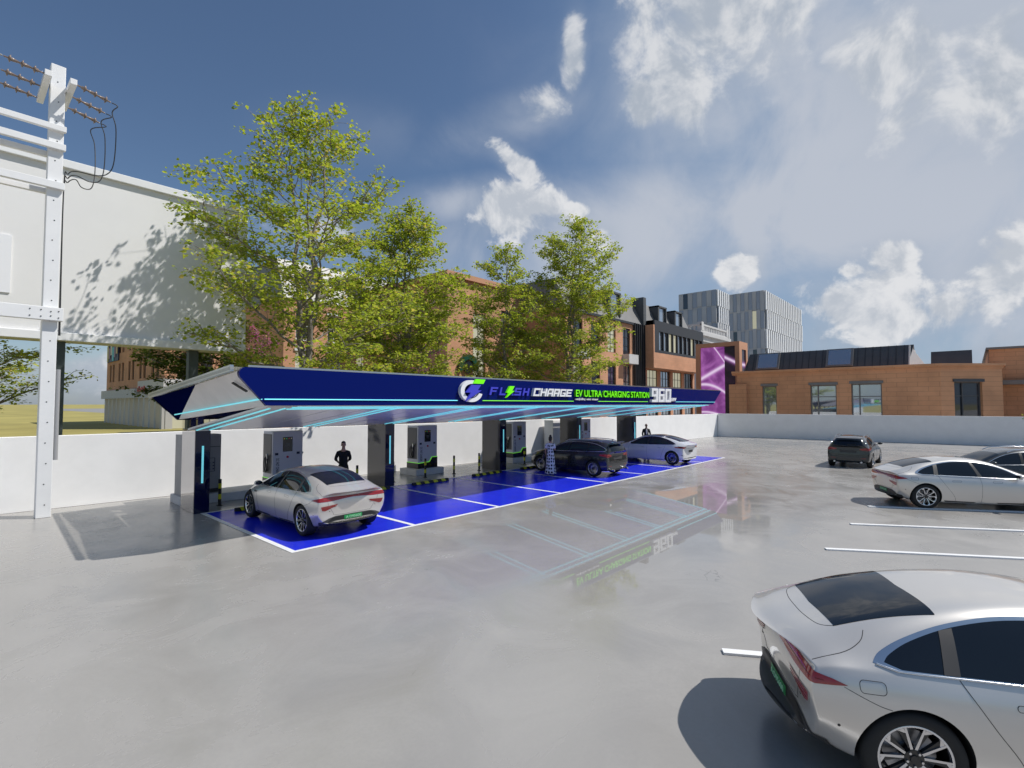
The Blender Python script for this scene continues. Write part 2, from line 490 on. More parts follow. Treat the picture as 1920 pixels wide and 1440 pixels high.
M['panegreen'] = pmat('green lit glass', (.10, .16, .03), .06, emit=(.30, .5, .10), estr=.3)
M['stone'] = pmat('pale stone', (.58, .57, .56), .8, var=.05, vscale=.6)
M['clad'] = pmat('grey cladding', (.50, .50, .505), .5, var=.08, vscale=.15)
M['cladglass'] = pmat('blue grey glass', (.33, .35, .40), .1, spec=.8)
M['finwhite'] = pmat('white fin', (.84, .84, .84), .5)
M['bark'] = pmat('grey bark', (.23, .20, .175), .9, var=.3, vscale=6, bump=.5, bscale=14)
M['skin'] = pmat('skin', (.50, .28, .20), .5)
M['skindk'] = pmat('dark skin', (.10, .045, .032), .5)
M['hair'] = pmat('dark hair', (.012, .009, .008), .5)
M['clothblack'] = pmat('black cloth', (.010, .010, .011), .85)
M['clothwhite'] = pmat('white shirt', (.6, .6, .6), .8)
M['shoe'] = pmat('black shoe', (.01, .01, .01), .4)
M['eye'] = pmat('eye', (.02, .015, .012), .2)


def leaf_mat(name, ca, cb, cc):
    m = bpy.data.materials.new(name); m.use_nodes = True
    t = NT(m.node_tree); nt = m.node_tree; nt.nodes.clear()
    g = t.n('ShaderNodeNewGeometry'); rnd = g.outputs['Random Per Island']
    oc = t.n('ShaderNodeTexCoord').outputs['Object']
    c = t.mix(t.smooth(rnd, .0, .75), ca, cb)
    c = t.mix(t.smooth(rnd, .86, .95, 0, 1), c, cc)
    c = t.mix(t.smooth(t.noise(oc, .6, 3, .5), .35, .7, 0, .45), c, ca)
    d = t.n('ShaderNodeBsdfPrincipled'); t.put(d.inputs['Base Color'], c); d.inputs['Roughness'].default_value = .55; d.inputs['Specular IOR Level'].default_value = .3
    tr = t.n('ShaderNodeBsdfTranslucent'); t.put(tr.inputs[0], t.mix(1.0, c, (1.25, 1.3, .6), 'MULTIPLY'))
    mx = t.n('ShaderNodeMixShader'); mx.inputs[0].default_value = .48
    nt.links.new(d.outputs[0], mx.inputs[1]); nt.links.new(tr.outputs[0], mx.inputs[2])
    o = t.n('ShaderNodeOutputMaterial'); nt.links.new(mx.outputs[0], o.inputs[0])
    return m


M['leaf'] = leaf_mat('maple leaf', (.215, .285, .038), (.50, .54, .09), (.60, .46, .17))
M['leafdk'] = leaf_mat('shaded leaf', (.055, .09, .018), (.12, .16, .03), (.2, .16, .05))  # leaf colour darkened to paint in the shade behind the billboard
M['leafpink'] = leaf_mat('pink blossom', (.50, .12, .40), (.62, .22, .55), (.10, .14, .03))


# lettering ---------------------------------------------------------------
def text_pts(txt, bold=0.0):
    cu = bpy.data.curves.new('t', 'FONT'); cu.body = txt; cu.size = 1; cu.extrude = .5; cu.offset = bold; cu.resolution_u = 3
    o = bpy.data.objects.new('t', cu); COL.objects.link(o)
    bpy.context.view_layer.update()
    me = bpy.data.meshes.new_from_object(o.evaluated_get(bpy.context.evaluated_depsgraph_get()))
    V = np.array([tuple(v.co) for v in me.vertices]); Fc = [tuple(p.vertices) for p in me.polygons]
    bpy.data.objects.remove(o); bpy.data.curves.remove(cu); bpy.data.meshes.remove(me)
    mn, mx = V.min(0), V.max(0)
    return (V - mn) / np.maximum(mx - mn, 1e-6), Fc


def lettering(name, txt, o, u, v, n, w, h, dep, mats, parent=None, bold=0.0, shear=0.0):
    V, Fc = text_pts(txt, bold)
    o, u, v, n = Vector(o), Vector(u), Vector(v), Vector(n)
    P = [o + u * (p[0] * w + shear * p[1] * h) + v * (p[1] * h) + n * (p[2] * dep) for p in V]
    mb = MB(); mb.add(P, Fc)
    for i, f in enumerate(Fc):
        if len(mats) > 1 and not all(V[k][2] > .99 for k in f): mb.m[i] = 1
    ob = mb.build(name, mats, parent)
    return ob


GL = {'F': [(0, 0, .25, 1), (.25, .78, 1, 1), (.25, .4, .85, .6)], 'L': [(0, 0, .25, 1), (.25, 0, 1, .22)],
      'S': [(0, .78, 1, 1), (0, .6, .25, .78), (0, .4, 1, .6), (.75, .22, 1, .4), (0, 0, 1, .22)],
      'H': [(0, 0, .25, 1), (.75, 0, 1, 1), (.25, .4, .75, .6)],
      'C': [(0, 0, .25, 1), (.25, .78, 1, 1), (.25, 0, 1, .22)],
      'A': [(0, 0, .25, .78), (.75, 0, 1, .78), (.14, .78, 1, 1), (.25, .28, .75, .46)],
      'R': [(0, 0, .25, 1), (.25, .78, 1, 1), (.75, .5, 1, .78), (.25, .32, 1, .5), (.66, 0, .93, .32)],
      'G': [(0, 0, .25, 1), (.25, .78, 1, 1), (.25, 0, 1, .22), (.75, .22, 1, .54), (.48, .38, .75, .54)],
      'E': [(0, 0, .25, 1), (.25, .78, 1, 1), (.25, .4, .9, .6), (.25, 0, 1, .22)],
      '9': [(0, .4, .28, 1), (.28, .82, 1, 1), (.7, 0, 1, .82), (.28, .4, .7, .57), (.05, 0, .7, .18)],
      '6': [(0, 0, .3, 1), (.3, .82, .95, 1), (.3, .43, 1, .6), (.72, 0, 1, .43), (.3, 0, .72, .18)],
      '0': [(0, 0, .3, 1), (.7, 0, 1, 1), (.3, .82, .7, 1), (.3, 0, .7, .18)]}


def block_letters(name, txt, x0, x1, z0, z1, yf, dep, mat, parent, shear=.25, gap=.14, bevel=0.0):
    """techno block letters standing proud of a face at y = yf, reading along +X"""
    mb = MB(); n = len(txt); w = (x1 - x0 - shear * (z1 - z0)) / (n + (n - 1) * gap); h = z1 - z0
    for i, ch in enumerate(txt):
        a = x0 + i * w * (1 + gap)
        for (p, q, r, s) in GL.get(ch, []):
            pts = [(a + px * w + shear * py * h, yf, z0 + py * h) for px, py in ((p, q), (r, q), (r, s), (p, s))]
            mb.prism(pts, (0, -dep, 0))
    return mb.build(name, mat, parent, bevel=bevel)
# ------------------------------------------------------------------ ground, walls, markings
X3, Y3, Z3 = Vector((1, 0, 0)), Vector((0, 1, 0)), Vector((0, 0, 1))
WSL = -0.0468                                   # the long wall runs a little askew


def wall_y(x): return 20.3 + WSL * (x - 1.0)


g = MB(); g.add([(-2500, -2500, -.02), (2500, -2500, -.02), (2500, 2500, -.02), (-2500, 2500, -.02)], [(0, 1, 2, 3)])
structure(g.build('ground', M['sand']))
g = MB(); g.add([(20.5, 20, -.012), (420, 20, -.012), (420, 420, -.012), (36, 420, -.012), (36, 72, -.012), (20.5, 48, -.012)], [(0, 1, 2, 3, 4, 5)])
structure(g.build('bounce_ground', M['bouncegrey']))  # unseen grey sheet added to keep yellow ground bounce off the buildings
g = MB(); g.add([(54, -200, -.012), (420, -200, -.012), (420, 20, -.012), (54, 20, -.012)], [(0, 1, 2, 3)])
structure(g.build('bounce_ground', M['bouncegrey']))  # second unseen sheet, added for the same neutral bounce
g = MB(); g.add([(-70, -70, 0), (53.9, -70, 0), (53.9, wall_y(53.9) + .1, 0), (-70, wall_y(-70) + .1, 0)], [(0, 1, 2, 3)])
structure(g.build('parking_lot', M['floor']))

BAYX = [4.95 + 3.13 * k for k in range(9)]
YF, YB = 10.6, 16.2
g = MB(); g.add([(BAYX[0], YF, .004), (BAYX[-1], YF, .004), (BAYX[-1], YB, .004), (BAYX[0], YB, .004)], [(0, 1, 2, 3)])
structure(g.build('bay_paint', M['blue']))
for x in BAYX:
    g = MB(); g.box(x - .06, x + .06, YF + .06, YB - .05, .006, .009); structure(g.build('bay_line', M['line']))
g = MB(); g.box(BAYX[0] - .06, BAYX[-1] + .06, YF - .06, YF + .06, .006, .009); structure(g.build('bay_line', M['line']))
g = MB(); g.box(BAYX[0] - .06, BAYX[-1] + .06, YB - .05, YB + .05, .006, .009); structure(g.build('bay_line', M['line']))
PD = Vector((.517, -.856, 0)); PN = Vector((.856, .517, 0))
for i in range(8):
    x = 3.55 + 3.02 * i - 6.04
    o = Vector((x, 2.38, 0))
    g = MB(); g.frame_box(o, PD, PN, Z3, (0, 5.6), (-.06, .06), (.0, .028)); structure(g.build('parking_line', M['white']))

tw = MB()
a, b = -60.0, 49.6
tw.prism([(a, wall_y(a), 0), (b, wall_y(b), 0), (b, wall_y(b) + .25, 0), (a, wall_y(a) + .25, 0)], (0, 0, 2.15))
tag(tw.build('boundary_wall', M['wall'], bevel=.012), 'long sunlit white rendered wall behind the chargers and the light pole', 'wall')
tw = MB(); d = Vector((51.9 - 49.35, -2.7 - 18.0, 0)).normalized(); nn = Vector((-d.y, d.x, 0))
o = Vector((49.35, 18.0, 0))
tw.frame_box(o, d, nn, Z3, (0.02, 70), (0, .25), (0, 2.16))
tag(tw.build('boundary_wall', M['wall'], bevel=.012), 'shaded grey wall in front of the brown brick building', 'wall')

# ------------------------------------------------------------------ charging canopy
can = thing('charging_canopy', 'long navy charging station canopy with glowing cyan strips and FLASH CHARGE lettering', 'canopy', (17.4, 14.3, 0))
can.location = (0, 0, 0)
YFA = 11.1
fas = MB()
# front fascia with rounded top left corner
pts = [(4.55, YFA, 3.06), (29.75, YFA, 3.06), (31.05, YFA, 3.86)]
cx, cz, rr = 4.13, 3.72, .14
pts += [(cx + rr * math.cos(t), YFA, cz + rr * math.sin(t)) for t in np.linspace(R(90), R(215), 8)]
fas.prism(pts, (0, .10, 0))
front = fas.build('front_fascia', M['navy'], can)
slope = lambda y: -.0813 * (y - 11.1)             # the roof falls towards the back
ft = MB(); ft.prism([(4.58, 17.5, 2.62), (29.6, 17.5, 2.62), (31.0, 17.5, 3.32), (3.9, 17.5, 3.32)], (0, -.08, 0)); ft.build('back_fascia', M['navydk'], can)
rf = MB()
rf.prism([(3.86, 11.21, 3.80), (31.0, 11.21, 3.80), (31.0, 17.56, 3.30), (3.86, 17.56, 3.30)], (0, 0, .06)); rf.build('roof_glazing', M['roofsilver'], can)
rf = MB(); rf.prism([(5.65, 11.3, 3.735), (29.6, 11.3, 3.735), (29.6, 17.1, 3.28), (5.65, 17.1, 3.28)], (0, 0, .05)); rf.build('roof', M['panel'], can)
for a_, b_, h_ in (((3.9, 11.24, 3.835), (3.9, 17.5, 3.335), .13), ((30.95, 11.24, 3.835), (30.95, 17.5, 3.335), .13), ((3.9, 17.57, 3.36), (31.0, 17.57, 3.36), .09), ((4.2, 11.16, 3.885), (31.0, 11.16, 3.885), .04)):
    rf = MB(); rf.bar(a_, b_, .07, h_); rf.build('roof_edge', M['steel'], can)
for sgn, xt, xb in ((-1, 3.98, 4.60), (1, 30.98, 29.72)):
    A, B_, C_, D_ = (xt, 11.22, 3.76), (xb, 11.22, 3.06), (xb - .02 * sgn, 17.4, 2.64), ((xt * .8 + xb * .2), 14.2, 3.56)
    E_ = (xt, 17.4, 3.28)
    en = MB(); ext = (.07, 0, 0) if sgn < 0 else (-.07, 0, 0)
    en.prism([A, B_, C_, D_], ext); en.build('end_panel', M['panel'], can)
    en = MB(); en.prism([D_, C_, E_], (.03, 0, 0) if sgn < 0 else (-.03, 0, 0)); en.build('end_panel', M['navyend'], can)
    ls = MB(); q = lambda y: (xb - sgn * -.0 + (xt - xb) * .19, y, 3.06 - .068 * (y - 11.2) + .135)
    p0, p1 = Vector(q(11.1)), Vector(q(17.3))
    off = Vector((-.035 if sgn < 0 else .035, 0, 0))
    p1.x = xb - .08 * (1 if sgn < 0 else -1)
    ls.bar(p0 + off, p1 + off, .03, .028); ls.build('light_strip', M['cyan'], can)
vt = MB(); vt.bar((4.10, 11.75, 3.55), (4.24, 11.35, 3.36), .03, .05, (1, 0, 0)); vt.build('vent_slot', M['black'], can)
# soffit, sloping down from the fascia to the columns
sof = MB()
zs = lambda y: 3.03 - .134 * (y - 11.3)
sof.prism([(5.3, 11.22, zs(11.22)), (29.6, 11.22, zs(11.22)), (29.6, 16.5, zs(16.5)), (4.8, 16.5, zs(16.5))], (0, 0, .07)); sof.build('soffit', M['soffit'], can)
fl = MB(); fl.prism([(4.62, 11.24, 3.035), (5.28, 11.24, 3.035), (4.78, 16.4, zs(16.4)), (4.58, 16.4, zs(16.4) + .01)], (0, 0, .05)); fl.build('soffit_wing', M['panel'], can)
sm = MB()
for k in range(26):
    x = 5.5 + k * .94
    if k % 3: sm.bar((x, 11.6, zs(11.6) - .004), (x, 16.4, zs(16.4) - .004), .012, .006)
sm.build('soffit_seam', M['seam'], can)
for k, x in enumerate(BAYX):
    for dx in (-.17, .17):
        xx = min(max(x + dx, 4.7), 29.6)
        if k == 8 and dx > 0: continue
        ls = MB(); ls.bar((xx, 11.5, zs(11.5) - .012), (xx, 16.35, zs(16.35) - .012), .038, .02); ls.build('light_strip', M['cyan'], can)
for y in (11.32, 11.60):
    ls = MB(); ls.box(5.2, 29.6, y - .02, y + .02, zs(y) - .026, zs(y) - .006); ls.build('light_strip', M['cyan'], can)
# fascia strips (the lettering interrupts them)
for x0, x1, mt in ((4.5, 9.95, 'cyan'), (10.97, 15.76, 'green'), (17.47, 21.68, 'green'), (24.68, 29.98, 'cyan')):
    ls = MB(); ls.box(x0, x1, YFA - .025, YFA - .002, 3.185, 3.207); ls.build('light_strip', M[mt], can)
# columns with gloss cladding
for x in (4.93, 11.22, 17.48, 23.72, 30.0):
    c = MB(); c.box(x - .19, x + .19, 16.32, 17.5, 0, zs(16.5) + .03); col = c.build('column', M['mirror' if x < 6 else 'cladreflect'], can, bevel=.008)
    p = MB(); p.box(x - .195, x + .195, 16.28, 16.318, 0, zs(16.4) - .02); p.build('column_face', M['navydk'], col)
    ls = MB(); ls.box(x - .025, x + .025, 16.262, 16.278, .85, 1.9); ls.build('light_strip', M['cyan'], col)
    for dy in (16.6, 17.2):
        c = MB(); c.box(x - .07, x + .07, dy - .07, dy + .07, zs(16.5) + .03, 3.80 - .079 * (dy - 11.2)); c.build('post', M['navydk'], col)
# sign lettering and emblem, children of the fascia they are fixed to
ys = YFA - .002
mb = MB(); cx, cz, ro, ri = 10.43, 3.475, .325, .215; arc = np.linspace(R(78), R(345), 40)
asp = 1.38
ring = [(cx + asp * ro * math.cos(t), ys, cz + ro * math.sin(t)) for t in arc]
inner = [(cx + asp * ri * math.cos(t), ys, cz + ri * math.sin(t)) for t in arc]
for i in range(len(arc) - 1):
    mb.prism([ring[i], ring[i + 1], inner[i + 1], inner[i]], (0, -.11, 0))
mb.build('emblem_ring', M['signwhite'], front)
mb = MB(); zz = lambda pts: [(cx + .92 * a, ys - .115, cz + .66 * b) for a, b in pts]
mb.prism(zz([(-.05, .28), (.36, .28), (.20, .04), (.38, .04), (-.32, -.46), (-.10, -.07), (-.32, -.07)]), (0, -.05, 0)); mb.build('emblem_bolt', M['violet'], front)
mb = MB(); mb.prism(zz([(.02, .34), (.46, .34), (.56, .54), (.12, .54)]), (0, -.05, 0)); mb.build('emblem_tab', M['lime'], front)
for i, (ch, x0, x1) in enumerate((('F', 11.22, 11.62), ('L', 11.66, 12.02), ('S', 12.36, 12.76), ('H', 12.78, 13.16))):
    block_letters('lettering', ch, x0, x1, 3.37, 3.62, ys, .06, M['violet'], front, .32)
mb = MB(); mb.prism([(12.18 + a, ys, 3.49 + b) for a, b in ((-.02, .18), (.2, .18), (.08, .03), (.2, .03), (-.2, -.2), (-.06, -.035), (-.18, -.035))], (0, -.07, 0)); mb.build('lettering_bolt', M['lime'], front)
mb = MB(); mb.prism([(12.24, ys, 3.37), (12.34, ys, 3.37), (12.31, ys, 3.44)], (0, -.06, 0)); mb.build('lettering', M['violet'], front)
block_letters('lettering', 'CHARGE', 13.28, 15.58, 3.36, 3.63, ys, .10, M['signwhite'], front, .32, .12)
lettering('lettering', 'EV ULTRA CHARGING STATION', (15.82, ys, 3.365), X3, Z3, -Y3, 5.85, .265, .09, [M['lime'], M['limeside']], front, bold=.014)
block_letters('lettering', '960', 21.82, 23.92, 3.17, 3.82, ys, .14, M['signwhite'], front, .08, .13, bevel=.012)
lettering('lettering', 'kW', (24.0, ys, 3.225), X3, Z3, -Y3, .56, .165, .09, [M['signwhite']], front, bold=.03, shear=.3)
lettering('lettering', 'आईजीए और मांडल', (15.84, ys, 3.22), X3, Z3, -Y3, 1.58, .10, .05, [M['signwhite']], front, bold=.012)

# ------------------------------------------------------------------ chargers
def make_charger():
    t = thing('charging_unit', '', 'charger')
    w, dp, h0, h = .53, .80, .26, 2.14
    b = MB(); b.box(-w - .28, w + .2, -.24, dp + .15, 0, h0); b.build('plinth', M['concrete'], t, bevel=.015)
    b = MB(); b.box(-w, w, 0, dp, h0, h); b.build('shell', M['charger'], t, bevel=.03, seg=3)
    for sg in (-1, 1):
        b = MB(); x = sg * w
        b.box(min(x, x + sg * .012), max(x, x + sg * .012), .10, dp - .03, h0 + .42, h - .10); b.build('side_panel', M['chargerside'], t)
        b = MB(); pts = []
        xx = x + sg * .05
        for k in range(25):
            a = 2 * math.pi * k / 24
            pts.append((xx + sg * .02 * math.sin(a * 1.5), .36 + .09 * math.sin(a), 1.02 + .26 * math.cos(a)))
        b.tube(pts, .018, 6); b.tube([(p[0] + sg * .03, p[1] + .05, p[2] - .05) for p in pts], .018, 6)
        b.build('charging_cable', M['cable'], t)
        b = MB(); b.bar((xx, .30, 1.2), (xx + sg * .05, .22, 1.36), .06, .07, (1, 0, 0)); b.bar((xx, .30, 1.22), (xx, .34, 1.02), .045, .045, (1, 0, 0)); b.build('charging_plug', M['steel'], t, bevel=.01)
    b = MB(); b.box(-.02 - .17, .15 + .0, -.014, .0, 1.42, 1.93); sc = b.build('screen_panel', M['screen'], t, bevel=.006)
    b = MB(); b.box(-.10, .06, -.018, -.0145, 1.60, 1.72); b.build('display', M['screenlit'], sc)
    for i, c in enumerate(((.5, .45, .05), (.02, .5, .15), (.5, .02, .02), (.4, .4, .35))):
        b = MB(); b.cyl((-.15 + .085 * i, -.013, 1.875), (-.15 + .085 * i, -.02, 1.875), .016, n=10)
        b.build('status_light', pm_led[i], sc)
    for x in (-.40, .36):
        b = MB(); b.box(x - .055, x + .055, -.008, 0, 1.31, 1.39); b.build('socket_badge', M['navyink'], t)
    b = MB(); b.cyl((-.02, 0, 1.23), (-.02, -.035, 1.23), .042, .036, n=16); b.build('stop_button', M['red'], t)
    lettering('lettering', 'DC FAST CHARGER', (-.42, -.001, 1.20), -Z3, X3, -Y3, .62, .11, .006, [M['navyink']], t, bold=.01)
    base = [(-w - .004, 0, h0 + .002), (w + .004, 0, h0 + .002), (w + .004, 0, .72), (.22, 0, .72), (.08, 0, .52), (-w - .004, 0, .49)]
    b = MB(); b.prism([(p[0], .0, p[2]) for p in base], (0, -.014, 0)); b.build('base_cover', M['screen'], t)
    b = MB()
    for sg in (-1, 1):
        b.box(min(sg * w, sg * (w + .014)), max(sg * w, sg * (w + .014)), .002, dp, h0 + .002, .5)
    b.build('base_cover', M['trim'], t)
    b = MB(); pl = base[2:]
    for p, q in zip(pl[:-1], pl[1:]):
        b.bar((p[0], -.008, p[2] + .012), (q[0], -.008, q[2] + .012), .02, .024)
    b.box(-w - .016, -w, .0, dp, .50, .52); b.build('green_stripe', M['green'], t)
    return t


pm_led = [pmat('led %d' % i, c, .3, emit=c, estr=.35) for i, c in enumerate(((.5, .42, .02), (.01, .45, .12), (.45, .01, .01), (.4, .38, .3)))]
ch0 = make_charger()
GRP = 'fast chargers along the back wall'
for i, (x, lab) in enumerate(((8.13, 'grey charging unit standing behind the parked silver fastback'), (14.36, 'grey charging unit on a pale plinth behind the two empty bays'),
                              (20.55, 'grey charging unit behind the bonnet of the black estate car'), (26.85, 'farthest charging unit, beside the tall white equipment box'))):
    if i == 0:
        ch0.location = (x, 17.95, 0); ch0['label'] = lab; ch0['group'] = GRP
    else: dup(ch0, (x, 17.95, 0), 0, lab, GRP)

cab = thing('power_cabinet', 'dark grey power cabinet with a wiring diagram printed on it, behind the first column', 'cabinet', (5.45, 17.95, 0))
b = MB(); b.box(-.55, .52, .02, .8, .26, 2.13); b.build('cabinet_shell', M['cabinet'], cab, bevel=.012)
b = MB(); b.box(-.53, .5, .0, .019, 1.73, 1.745); b.build('door_seam', M['gap'], cab)
b = MB(); b.box(-.53, .50, .0, .019, .3, .42); b.build('vent_slot', M['gap'], cab)
b = MB()
for p, q in (((.0, 1.55), (.0, 1.38)), ((.0, 1.38), (.34, 1.38)), ((.34, 1.38), (.34, .96)), ((.34, .96), (-.02, .96)), ((-.02, .96), (-.02, .72)), ((-.02, .72), (.18, .52)), ((.18, .52), (-.22, .52)), ((-.22, .52), (-.02, .72))):
    b.bar((p[0], .012, p[1]), (q[0], .012, q[1]), .012, .014, (0, 1, 0))
for i in range(5):
    for j in range(3): b.box(-.16 + i * .11, -.12 + i * .11, .004, .02, 1.02 + j * .1, 1.05 + j * .1)
for x0, z0, z1 in ((-.06, 1.48, 1.60),):
    b.bar((x0, .012, z0), (x0 + .12, .012, z0), .012, .014, (0, 1, 0)); b.bar((x0, .012, z1), (x0 + .12, .012, z1), .012, .014, (0, 1, 0)); b.bar((x0 + .12, .012, z0), (x0 + .12, .012, z1), .012, .014, (0, 1, 0))
b.build('wiring_diagram', M['navyink'], cab)
b = MB(); b.box(-.05, .12, .0, .019, 1.84, 1.98); b.build('meter', M['screen'], cab)
b = MB(); b.box(-.62, 1.85, -.22, .95, 0, .26); b.build('plinth', M['concrete'], cab, bevel=.015)

bx = thing('equipment_box', 'tall white equipment box against the wall beside the fourth column', 'cabinet', (24.0, 18.35, 0))
b = MB(); b.box(0, 3.9, 0, wall_y(28) - 18.35 - .02, 0, 2.13); b.build('shell', M['wall'], bx, bevel=.02)
b = MB(); b.box(1.9, 1.915, -.004, 0, .1, 2.05); b.build('door_seam', M['gap'], bx)

# ------------------------------------------------------------------ bollards and wheel stops
def make_bollard():
    t = thing('bollard', '', 'bollard')
    b = MB(); b.cyl((0, 0, 0), (0, 0, .02), .085, n=18); b.cyl((0, 0, .02), (0, 0, .80), .045, n=18); b.build('post', M['black'], t, bevel=.004)
    for z in (.20, .52):
        b = MB(); b.cyl((0, 0, z), (0, 0, z + .15), .0465, n=18); b.build('reflective_band', M['yellow'], t)
    return t


b0 = make_bollard(); GRP = 'striped bollards in front of the chargers'
blist = [(5.67, 'striped bollard right beside the first canopy column'), (10.35, 'striped bollard just right of the man in black'), (11.95, 'striped bollard half hidden by the second column'),
         (13.55, 'striped bollard standing in front of the charger by the empty bays'), (15.15, 'free standing striped bollard just right of the empty bays charger'), (16.7, 'striped bollard between the third column and its neighbour, by the empty bays'),
         (19.95, 'striped bollard at the nose of the black estate car, before the charger'), (22.6, 'striped bollard peeking over the black estate car bonnet'), (28.6, 'striped bollard between the black estate car and the white saloon')]
for i, (x, lab) in enumerate(blist):
    if i == 0: b0.location = (x, 17.1, 0); b0['label'] = lab; b0['group'] = GRP
    else: dup(b0, (x, 17.1, 0), 0, lab, GRP)


def make_stop():
    t = thing('wheel_stop', '', 'wheel stop')
    L, w, h = .88, .075, .10
    b = MB(); b.prism([(-L, -w, 0), (-L, w, 0), (-L, w * .6, h), (-L, -w * .6, h)], (2 * L, 0, 0)); b.build('rubber_block', M['rubber'], t, bevel=.008)
    for x in (-.62, -.22, .22, .62):
        b = MB(); e = .0025
        for s0 in (-1, 1):
            ys0, ys1 = s0 * (w + e), s0 * (w * .6 + e)
            q = [(x - .1, ys0, .012), (x + .1, ys0, .012), (x + .06, ys1, h - .006), (x - .14, ys1, h - .006)]
            b.add(q, [(0, 1, 2, 3) if s0 < 0 else (3, 2, 1, 0)])
        b.add([(x - .14, -w * .6, h + e), (x + .06, -w * .6, h + e), (x + .06, w * .6, h + e), (x - .14, w * .6, h + e)], [(0, 1, 2, 3)])
        b.build('reflective_stripe', M['yellow'], t)
    return t


st = make_stop(); GRP = 'wheel stops at the head of the bays'
slist = [(0, 'wheel stop in front of the silver fastback in the end bay'), (2, 'wheel stop in the first empty bay, before the empty bays charger'), (3, 'wheel stop in the second empty bay, left of the third column'),
         (4, 'wheel stop under the nose of the black estate car'), (1, 'wheel stop beside the second column, right of the silver fastback')]
for i, (k, lab) in enumerate(slist):
    x = BAYX[k] + 1.57
    if k == 1: x = BAYX[1] + 1.9
    loc = (x, 15.78, .009)
    if i == 0: st.location = loc; st['label'] = lab; st['group'] = GRP
    else: dup(st, loc, 0, lab, GRP)

# ------------------------------------------------------------------ billboard and utility pole
bb = thing('billboard', 'huge blank white billboard on dark posts with tree shadow across it', 'billboard', (0, 0, 0))
b = MB(); b.box(-9, 9.9, 27.0, 27.9, 5.8, 12.8); b.build('panel', M['board'], bb)
b = MB(); b.box(-9, 9.95, 26.85, 28.0, 12.62, 12.95); b.box(-9, 9.95, 26.85, 28.0, 5.62, 5.95); b.box(9.86, 9.97, 26.97, 28.0, 5.95, 12.62); b.build('edge_trim', M['white'], bb, bevel=.02)
b = MB(); b.box(-4, 1.5, 26.95, 26.998, 7.3, 9.5); b.build('white_sheet', M['signwhite'], bb)
for x in (2.98, 7.78, -3.0):
    b = MB(); b.box(x - .2, x + .2, 27.25, 27.65, -.02, 5.62); b.build('post', M['postgrey'], bb, bevel=.01)

up = thing('utility_pole', 'tall white utility pole with insulators and dangling cables at the white wall', 'utility pole', (1.85, 18.95, 0))
b = MB(); b.box(-.16, .16, -.16, .16, 0, 12.6); b.build('post', M['white'], up, bevel=.015)
b = MB(); b.box(-6.16, -5.84, -.16, .16, 0, 12.6); b.build('post', M['white'], up, bevel=.015)
b = MB()
for k in range(22):
    z = .35 + k * .56
    b.cyl((.02 - .03 * (k % 2), -.16, z), (.02 - .03 * (k % 2), -.166, z), .016, n=10)
b.build('bolt_hole', M['gap'], up)
for z, hh, yo in ((10.78, .16, -.22), (10.26, .18, -.22), (9.16, .2, -.22)):
    b = MB(); b.box(-6.4, .2, yo - .06, yo + .06, z - hh / 2, z + hh / 2); b.build('crossbeam', M['white'], up, bevel=.01)
b = MB(); b.box(-6.4, .19, .17, .29, 10.05, 10.21); b.box(-6.4, .19, .17, .29, 9.0, 9.14); b.build('crossbeam', M['white'], up, bevel=.01)
b = MB(); b.box(-6.4, .26, -.32, -.165, 5.38, 5.74); cb = b.build('crossbeam', M['white'], up, bevel=.012)
b = MB()
for x, z in ((.16, 5.64), (.16, 5.46), (.0, 5.62), (.0, 5.5), (-.2, 5.65), (-.2, 5.47), (-.42, 5.65), (-.42, 5.47)): b.cyl((x, -.32, z), (x, -.332, z), .016, n=8)
b.build('bolt', M['gap'], cb)
for s in (-1, 1):
    x = s * .26
    b = MB(); b.box(x - .075, x + .075, -.75, 1.15, 11.92, 12.08); arm = b.build('cross_arm', M['white'], up, bevel=.01)
    for k, y in enumerate((-.62, .2, 1.0)):
        b = MB(); p = Vector((x + s * .08, y, 12.0)); dr = Vector((s * .985, 0, .0 if s > 0 else .10)).normalized()
        if s > 0: dr = Vector((.96, 0, -.2)).normalized()
        q, rad = [0, .10], [.022, .022]
        for j in range(3):
            c = .16 + .24 * j
            q += [c - .05, c, c + .012, c + .05, c + .06]; rad += [.045, .05, .11, .045, .022]
        b.tube([p + dr * v for v in q + [.78]], rad + [.02], 12)
        b.build('insulator', M['porcelain'], arm)
        e = p + dr * .8
        if s < 0:
            b = MB(); b.tube([e + Vector((-.9 * q, 0, .17 * q - .004 * q * q)) for q in np.linspace(0, 14, 24)], .022, 5)
            b.tube([e, e + Vector((-.25, .06, .08)), e + Vector((-.55, 0, .1))], .012, 5)
            b.build('wire', M['wire'], arm)
        else:
            z1 = 9.72 - .12 * k; xx = .98 - .12 * k + .26
            P = [e, e + Vector((.14, 0, -.05)), Vector((xx - .1, y, 11.55)), Vector((xx, y, 11.1)), Vector((xx, y * .8, 10.2)), Vector((xx - .1, y * .6, z1 + .12)), Vector((xx - .35, y * .4, z1)), Vector((.45, -.1, z1 + .02)), Vector((.28, -.1, z1 - .12)), Vector((.2, -.08, z1 - .5)), Vector((.2 + .012 * k, -.08, 5.0))]
            Q = []
            for i in range(len(P) - 1):
                a0, a1, a2, a3 = P[max(i - 1, 0)], P[i], P[i + 1], P[min(i + 2, len(P) - 1)]
                for q in np.linspace(0, 1, 6, endpoint=False):
                    Q.append(.5 * ((2 * a1) + (a2 - a0) * q + (2 * a0 - 5 * a1 + 4 * a2 - a3) * q * q + (3 * a1 - a0 - 3 * a2 + a3) * q ** 3))
            b = MB(); b.tube(Q + [P[-1]], .014, 6); b.build('jumper_cable', M['cable'], up)
b = MB(); b.cyl((.215, -.08, 1.55), (.215, -.08, 4.05), .055, n=14); b.build('conduit', M['conduit'], up)
